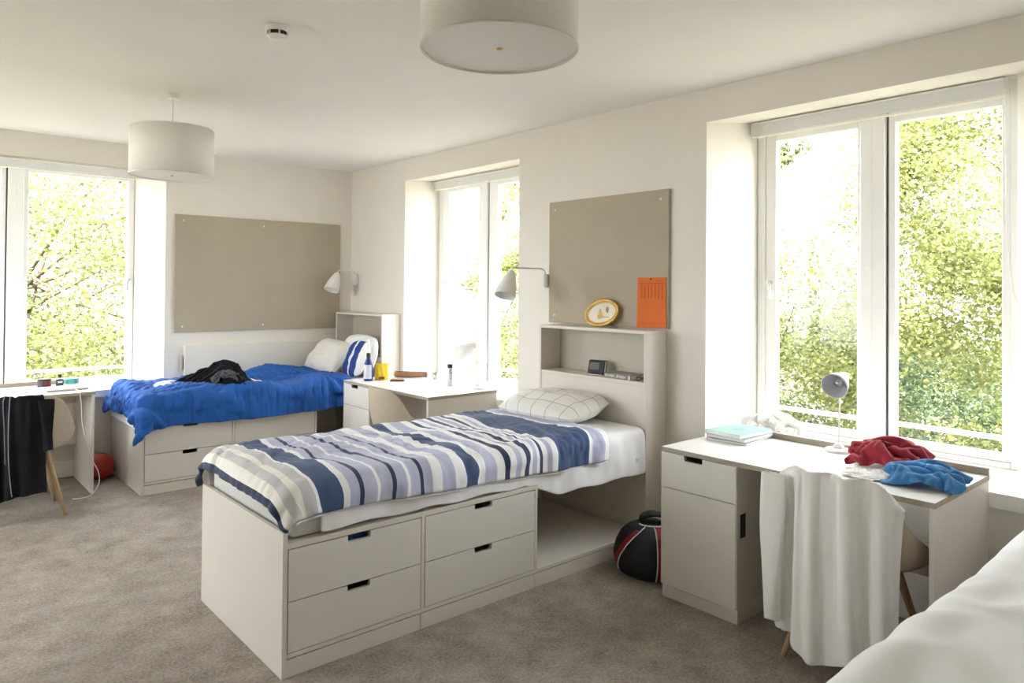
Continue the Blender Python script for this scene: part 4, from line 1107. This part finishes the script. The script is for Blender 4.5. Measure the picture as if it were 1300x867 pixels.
# ------------------------------------------------------------------ left desk things
NB = thing('laptop', 'pale closed laptop with a white cable on the left desk', 'laptop', (1.06, 6.33, ZD))
Rl = Matrix.Translation((1.045, 6.34, ZD)) @ Matrix.Rotation(rd(6), 4, 'Z')
tb('silver', 'base', NB, -.14, -.10, .003, .14, .10, .011, R=Rl, bev=.002); tb('plastic', 'lid', NB, -.14, -.10, .0115, .14, .10, .018, R=Rl, bev=.002)
CB = B(); cbp = [(1.10, 6.235, ZD+.012), (1.10, 6.20, ZD+.012), (1.101, 6.085, ZD+.008), (1.104, 6.068, ZD-.03), (1.112, 6.07, .66), (1.12, 6.07, .52), (1.15, 6.06, .38), (1.19, 6.065, .25), (1.235, 6.08, .14), (1.228, 6.06, .06), (1.17, 6.00, .012), (1.10, 5.98, .004), (1.05, 6.0, .004)]
def smoothpts(pts, k=6):
    pts = [Vector(p) for p in pts]; out = []
    for i in range(len(pts)-1):
        p0, p1, p2, p3 = pts[max(i-1, 0)], pts[i], pts[i+1], pts[min(i+2, len(pts)-1)]
        for q in range(k):
            t = q/k; out.append(.5*((2*p1)+(p2-p0)*t+(2*p0-5*p1+4*p2-p3)*t*t+(3*p1-p0-3*p2+p3)*t**3))
    return out+[pts[-1]]
tag(CB.tube(smoothpts(cbp), .003, seg=8).build('charging_cable', 'cable', None, smooth=True), 'white cable drooping from the left desk to the carpet', 'cable')
TN = thing('tin', 'round dark tin with maroon band on the left desk by the window', 'tin', (.955, 6.60, ZD))
o_ = (.955, 6.60, ZD)
b = B(); b.lathe([(0, 0), (.044, 0), (.046, .003), (.046, .05), (.0, .05)], o_, seg=32); b.build('body', 'tin', TN)
b = B(); b.lathe([(.0475, .048), (.0475, .060), (.045, .062), (0, .062)], o_, seg=32); b.build('lid', 'dark', TN)
b = B(); b.lathe([(.0464, .006), (.0464, .046)], o_, seg=32); fs = [f for f in b.bm.faces if f.calc_center_median().y > 6.585 or f.calc_center_median().x < .945]; bmesh.ops.delete(b.bm, geom=fs, context='FACES'); b.build('print', 'maroon', TN)
AB = thing('aftershave_bottle', 'small dark bottle with black cap on the left desk', 'bottle', (1.045, 6.52, ZD))
b = B(); b.box(1.020, 6.505, ZD, 1.070, 6.535, ZD+.062, .006, 2); b.build('body', 'tin', AB)
b = B(); b.cyl((1.045, 6.52, ZD+.062), (1.045, 6.52, ZD+.072), .009, seg=16); b.build('neck', 'silver', AB)
b = B(); b.cyl((1.045, 6.52, ZD+.0725), (1.045, 6.52, ZD+.098), .0125, seg=20); b.build('cap', 'dark', AB)
b = B(); b.box(1.029, 6.5035, ZD+.033, 1.061, 6.5048, ZD+.046, 0); b.build('label_print', 'label', AB)
TB = thing('cream_jar', 'teal and white jar on the left desk beside the dark bottle', 'jar', (1.13, 6.56, ZD))
b = B(); b.lathe([(0, 0), (.038, 0), (.043, .006), (.044, .02), (0, .02)], (1.13, 6.56, ZD), seg=30); b.build('body', 'plastic', TB)
b = B(); b.lathe([(.045, .0205), (.046, .05), (.043, .056), (0, .057)], (1.13, 6.56, ZD), seg=30); b.build('lid', 'teal', TB)
PN = thing('phone', 'small black phone lying at the back of the left desk', 'phone', (1.15, 6.46, ZD))
Rp = Matrix.Translation((1.165, 6.47, ZD)) @ Matrix.Rotation(rd(25), 4, 'Z')
tb('silver', 'body', PN, -.03, -.05, 0, .03, .05, .005, R=Rp, bev=.002); tb('dark', 'screen', PN, -.028, -.048, .0052, .028, .048, .0072, R=Rp, bev=.0005)
GB = thing('gift_box', 'small grey box on the left desk behind the teal jar', 'box', (1.17, 6.68, ZD))
b = B(); b.box(1.15, 6.66, ZD, 1.20, 6.70, ZD+.035, .002); b.build('body', 'greycover', GB)
b = B(); b.box(1.148, 6.658, ZD+.0355, 1.202, 6.702, ZD+.05, .002); b.build('lid', 'silver', GB)

# ------------------------------------------------------------------ ball and sports bag
BL = thing('ball', 'worn red ball on the carpet between left desk and blue bed', 'ball', (1.355, 6.50, 0))
b = B(); bmesh.ops.create_uvsphere(b.bm, u_segments=36, v_segments=24, radius=.108)
for v in b.bm.verts:
    v.co.z *= .93; v.co += v.co.normalized()*.004*mnoise.noise(v.co*12); v.co += Vector((1.325, 6.50, .1015))
b.build('skin', 'ball', BL, smooth=True)
b = B(); b.tube([(1.325+.109*cos(a)*cos(.5), 6.50+.109*cos(a)*sin(.5), .1015+.1015*sin(a)) for a in [2*pi*i/40 for i in range(40)]], .0022, seg=6, closed=True); b.build('seam', 'maroon', BL, smooth=True)

GX, GY = 3.215, 2.490
SBG = thing('sports_bag', 'black and red sports bag on the carpet between bed and desk', 'bag', (GX, GY, 0))
TT = [0, .04, .12, .30, .50, .68, .82, .92, 1.0]; TR = [.84, .91, .98, 1.0, .95, .82, .62, .38, .02]; TZ = [0, .012, .045, .105, .165, .215, .248, .265, .275]
def bagpt(az, t, k=1.0):
    r = float(np.interp(t, TT, TR)); z = float(np.interp(t, TT, TZ))
    e = (abs(cos(az))**2.6+abs(sin(az))**2.6)**(-1/2.6)
    w_ = mnoise.noise(Vector((cos(az)*1.5, sin(az)*1.5, t*2.0)))*.012*min(1, t*4)
    return (GX+cos(az)*(.185*e*r+w_)*k, GY+sin(az)*(.185*e*r+w_)*k, z+.002*(k-1)*50*(t > .5))
def bagpatch(fa, fb, t0, t1, n=30, m=30, k=1.0):
    P = np.zeros((m, n, 3))
    for i in range(m):
        for j in range(n):
            t = t0+(t1-t0)*j/(n-1); P[i, j] = bagpt(rd(fa(t)+(fb(t)-fa(t))*i/(m-1)), t, k)
    return P
b = B(); P = np.zeros((72, 40, 3))
for i in range(72):
    for j in range(40): P[i, j] = bagpt(2*pi*i/72, j/39)
b.grid(P, closeu=True); b._add([bagpt(2*pi*i/72, 0) for i in range(72)], [list(range(72))]); b.build('body', 'bagblack', SBG, smooth=True, doubles=True)
fl = lambda t: 150+48*max(0, (t-.05)/.85)**1.3; fl0 = lambda t: 137+46*max(0, (t-.05)/.85)**1.3
fr = lambda t: 226+4*t
for f0, f1, t0, t1 in ((fl0, fl, .10, .80), (fr, lambda t: 262-10*t, .02, .90)):
    b = B(); b.grid(bagpatch(f0, f1, t0, t1, k=1.012)); b.build('panel', 'bagred', SBG, smooth=True, mods=(SOL(.002, 1),))
for f0, t0, t1 in ((fl, .06, .88), (fr, .02, .90)):
    b = B(); b.tube([bagpt(rd(f0(t0+(t1-t0)*i/30)), t0+(t1-t0)*i/30, 1.022) for i in range(31)], .0034, seg=6); b.build('piping', 'bagwhite', SBG, smooth=True)
b = B(); b.tube([(GX-.04+.10*cos(a), GY-.03+.085*sin(a)-.02, .278+.012*sin(a*.5)) for a in [pi*.9+i*pi*.75/16 for i in range(17)]], .0035, seg=6); b.build('zip', 'bagwhite', SBG, smooth=True)
b = B(); hp = smoothpts([(GX-.045, GY+.035, .262), (GX-.035, GY+.03, .292), (GX+.0, GY-.01, .312), (GX+.05, GY-.06, .300), (GX+.07, GY-.08, .262)])
P = np.zeros((2, len(hp), 3))
for i, p in enumerate(hp): P[0, i] = p+Vector((-.022, -.026, 0)); P[1, i] = p+Vector((.022, .026, .004))
b.grid(P); b.build('handle', 'bagblack', SBG, smooth=True, mods=(SOL(.012, 0),))

# ------------------------------------------------------------------ outside
GZ = -3.6
struct(B().box(-60, -60, GZ-.3, 90, 90, GZ, 0).build('ground_1', 'ground'))
def tree(label, x, y, zc, r, n, leaf, mat, seed, hs=1.0, name='tree', clumps=40, fill=.55, off=(0, 0), br=4):
    rt = thing(name, label, 'tree', (x, y, GZ), 'trees outside the windows')
    rng = np.random.default_rng(seed)
    b = B(); top = Vector((x+off[0], y+off[1], zc+r*.3))
    b.tube(smoothpts([(x, y, GZ), (x+.08, y-.06, (GZ+zc)/2), (x-.05+off[0]*.3, y+.07+off[1]*.3, zc-r*.5), tuple(top)], 4), [.085*max(.25, r/3)*(1-.75*i/12) for i in range(13)], seg=9)
    cl = []
    for k in range(clumps):
        d = rng.normal(size=3); d /= np.linalg.norm(d); rad = r*rng.uniform(.35, 1)**.6
        c = np.array([x+off[0], y+off[1], zc])+d*rad*np.array([1, 1, hs]); cl.append((c, r*rng.uniform(.16, .34)))
        if k % br == 0:
            st = Vector((x+off[0]*.7, y+off[1]*.7, zc-r*.4+rng.uniform(0, r*.5))); mid = (st+Vector(c))/2+Vector((0, 0, .1*r))
            b.tube([st, mid, Vector(c)], [.022*r/3+.006, .014*r/3+.005, .004], seg=6)
    b.build('trunk', 'bark', rt, smooth=True)
    idx = rng.integers(0, clumps, n); C = np.array([c for c, _ in cl])[idx]; S = np.array([s for _, s in cl])[idx]
    pos = C+rng.normal(size=(n, 3))*S[:, None]*fill*np.array([1, 1, .8])
    u = rng.normal(size=(n, 3)); u[:, 2] *= .5; u /= np.linalg.norm(u, axis=1)[:, None]
    w_ = rng.normal(size=(n, 3)); w_ -= u*(w_*u).sum(1)[:, None]; w_ /= np.linalg.norm(w_, axis=1)[:, None]
    L = leaf*rng.uniform(.6, 1.3, n)[:, None]; Wd = L*.36
    V = np.stack([pos-u*L*.5, pos+w_*Wd-u*L*.08, pos+u*L*.5, pos-w_*Wd-u*L*.08], 1).reshape(-1, 3)-np.array([x, y, GZ])
    me = bpy.data.meshes.new('foliage'); me.vertices.add(4*n); me.loops.add(4*n); me.polygons.add(n)
    me.vertices.foreach_set('co', V.ravel()); me.loops.foreach_set('vertex_index', np.arange(4*n)); me.polygons.foreach_set('loop_start', np.arange(0, 4*n, 4)); me.polygons.foreach_set('loop_total', np.full(n, 4))
    me.update(); me.validate(); me.materials.append(M[mat])
    o = bpy.data.objects.new('foliage', me); COL.objects.link(o); o.parent = rt
    return rt
tree('yellow-green tree with rounded top behind the desk lamp on the right desk', 11.5, 6.45, .75, 2.25, 36000, .066, 'leafA', 21, clumps=60)
tree('tall yellow-green tree filling the right pane of the large window', 11.0, 1.2, 3.0, 1.95, 46000, .068, 'leafA', 22, clumps=80, hs=1.7, off=(-.2, 1.65), br=23)
tree('dark green bush low in the right pane of the large window', 13.5, 5.0, -1.1, 2.3, 24000, .08, 'leafC', 23, name='bush')
tree('light green bush at the lower right corner of the large window', 10.5, 2.2, -1.5, 1.6, 17000, .07, 'leafA', 24, name='bush')
tree('mid green tree standing far back behind the rounded yellow-green one', 19.0, 8.9, -1.2, 2.6, 15000, .11, 'leafB', 25)
tree('mid green tree far back in the right pane of the large window', 20.0, 5.0, 1.2, 3.3, 22000, .11, 'leafB', 33)
tree('slender pale green tree seen through the narrow-looking window', 10.6, 11.75, 1.7, 1.45, 14000, .075, 'leafA', 26, hs=2.2, clumps=30)
tree('mid green tree low behind the slender one at the narrow-looking window', 15.5, 16.6, -.6, 2.2, 6000, .13, 'leafB', 27)
tree('broad yellow-green tree filling the left-hand window', 1.9, 15.5, 1.5, 3.6, 52000, .078, 'leafA', 28, clumps=70)
tree('mid green tree right of the broad one at the left-hand window', 4.6, 18.5, 1.6, 3.7, 24000, .10, 'leafB', 29)
tree('mid green tree at the left edge of the left-hand window', -1.5, 16.5, 1.2, 3.4, 20000, .10, 'leafB', 30)
tree('pale green bush low below the broad tree at the left-hand window', 2.2, 13.0, -1.6, 2.2, 22000, .075, 'leafA', 31, name='bush')
tree('overhanging tree whose leaves show at the top left of the large window', 9.6, 7.4, 3.55, .42, 900, .062, 'leafB', 32, clumps=7, off=(-.6, -2.55))
# pale house seen through the narrow-looking window
HS = thing('house', 'pale rendered house beyond the narrow-looking window', 'house', (18.5, 19, GZ))
B().box(18, 15.5, GZ, 25, 23.3, GZ+7.2, 0).build('wall', 'render', HS)
B().prism([(17.6, GZ+7.2), (25.4, GZ+7.2), (21.5, GZ+9.9)], 15.1, 23.7, axis='y').build('roof', 'greycover', HS)
for k in range(2): B().box(17.95, 16.5+k*2.6, GZ+3.6, 18.02, 17.6+k*2.6, GZ+5.2, 0).build('window', 'screen', HS)

# ------------------------------------------------------------------ light
wd = bpy.data.worlds.new('sky'); sc.world = wd; wd.use_nodes = True
nt = wd.node_tree; bg = nt.nodes['Background']
sky = nt.nodes.new('ShaderNodeTexSky'); sky.sky_type = 'HOSEK_WILKIE'; sky.turbidity = 6.0; sky.ground_albedo = .3
sky.sun_direction = Vector((-.45, -.55, .70)).normalized()
mixn = nt.nodes.new('ShaderNodeMix'); mixn.data_type = 'RGBA'; mixn.inputs[0].default_value = .80
mixn.inputs[7].default_value = (.95, .965, 1.0, 1)
nt.links.new(sky.outputs[0], mixn.inputs[6]); nt.links.new(mixn.outputs[2], bg.inputs[0])
bg.inputs[1].default_value = SKY = 9.0
sl = bpy.data.lights.new('sun', 'SUN'); sl.energy = 24; sl.angle = rd(1.0); sl.color = (1, .95, .85)
so = bpy.data.objects.new('sun', sl); COL.objects.link(so)
so.rotation_euler = Vector((.30, .75, -.72)).to_track_quat('-Z', 'Y').to_euler()
# sky portals in the window openings
def portal(loc, rot, sx, sy):
    L = bpy.data.lights.new('window_portal', 'AREA'); L.shape = 'RECTANGLE'; L.size = sx; L.size_y = sy; L.cycles.is_portal = True
    o = bpy.data.objects.new('window_portal', L); COL.objects.link(o); o.location = loc; o.rotation_euler = rot
portal((4.27, 1.7, 1.64), (0, rd(90), 0), 1.9, 1.42)
portal((4.27, 5.08, 1.64), (0, rd(90), 0), 1.9, 1.5)
portal((4.27, -1.38, 1.64), (0, rd(90), 0), 1.9, .66)
portal((.79, 7.26, 1.64), (rd(-90), 0, 0), 1.8, 1.9)
portal((XL-.22, 5.1, 1.62), (0, rd(-90), 0), 1.86, 2.2)

# ------------------------------------------------------------------ camera
yw, pt, rl = rd(41.1783), rd(.71435), rd(.46893)
f = Vector((sin(yw)*cos(pt), cos(yw)*cos(pt), sin(pt))); rt = Vector((cos(yw), -sin(yw), 0)); up = rt.cross(f)
r2 = rt*cos(rl)+up*sin(rl); u2 = r2.cross(f)
cm = bpy.data.cameras.new('camera'); cam = bpy.data.objects.new('camera', cm); COL.objects.link(cam)
mat = Matrix((r2, u2, -f)).transposed().to_4x4(); mat.translation = Vector((0, 0, 1.55)); cam.matrix_world = mat
cm.sensor_width = 36; cm.lens = 912.961/1300*36; cm.shift_x = 0; cm.shift_y = (354.485-433.5)/1300; cm.clip_start = .05; cm.clip_end = 300
sc.camera = cam
vs = sc.view_settings; vs.view_transform = 'Standard'; vs.look = 'None'; vs.gamma = 1; vs.use_curve_mapping = False
vs.exposure = 0.90
sc.cycles.max_bounces = 14; sc.cycles.diffuse_bounces = 10; sc.cycles.transparent_max_bounces = 16
sc.cycles.sample_clamp_indirect = 8
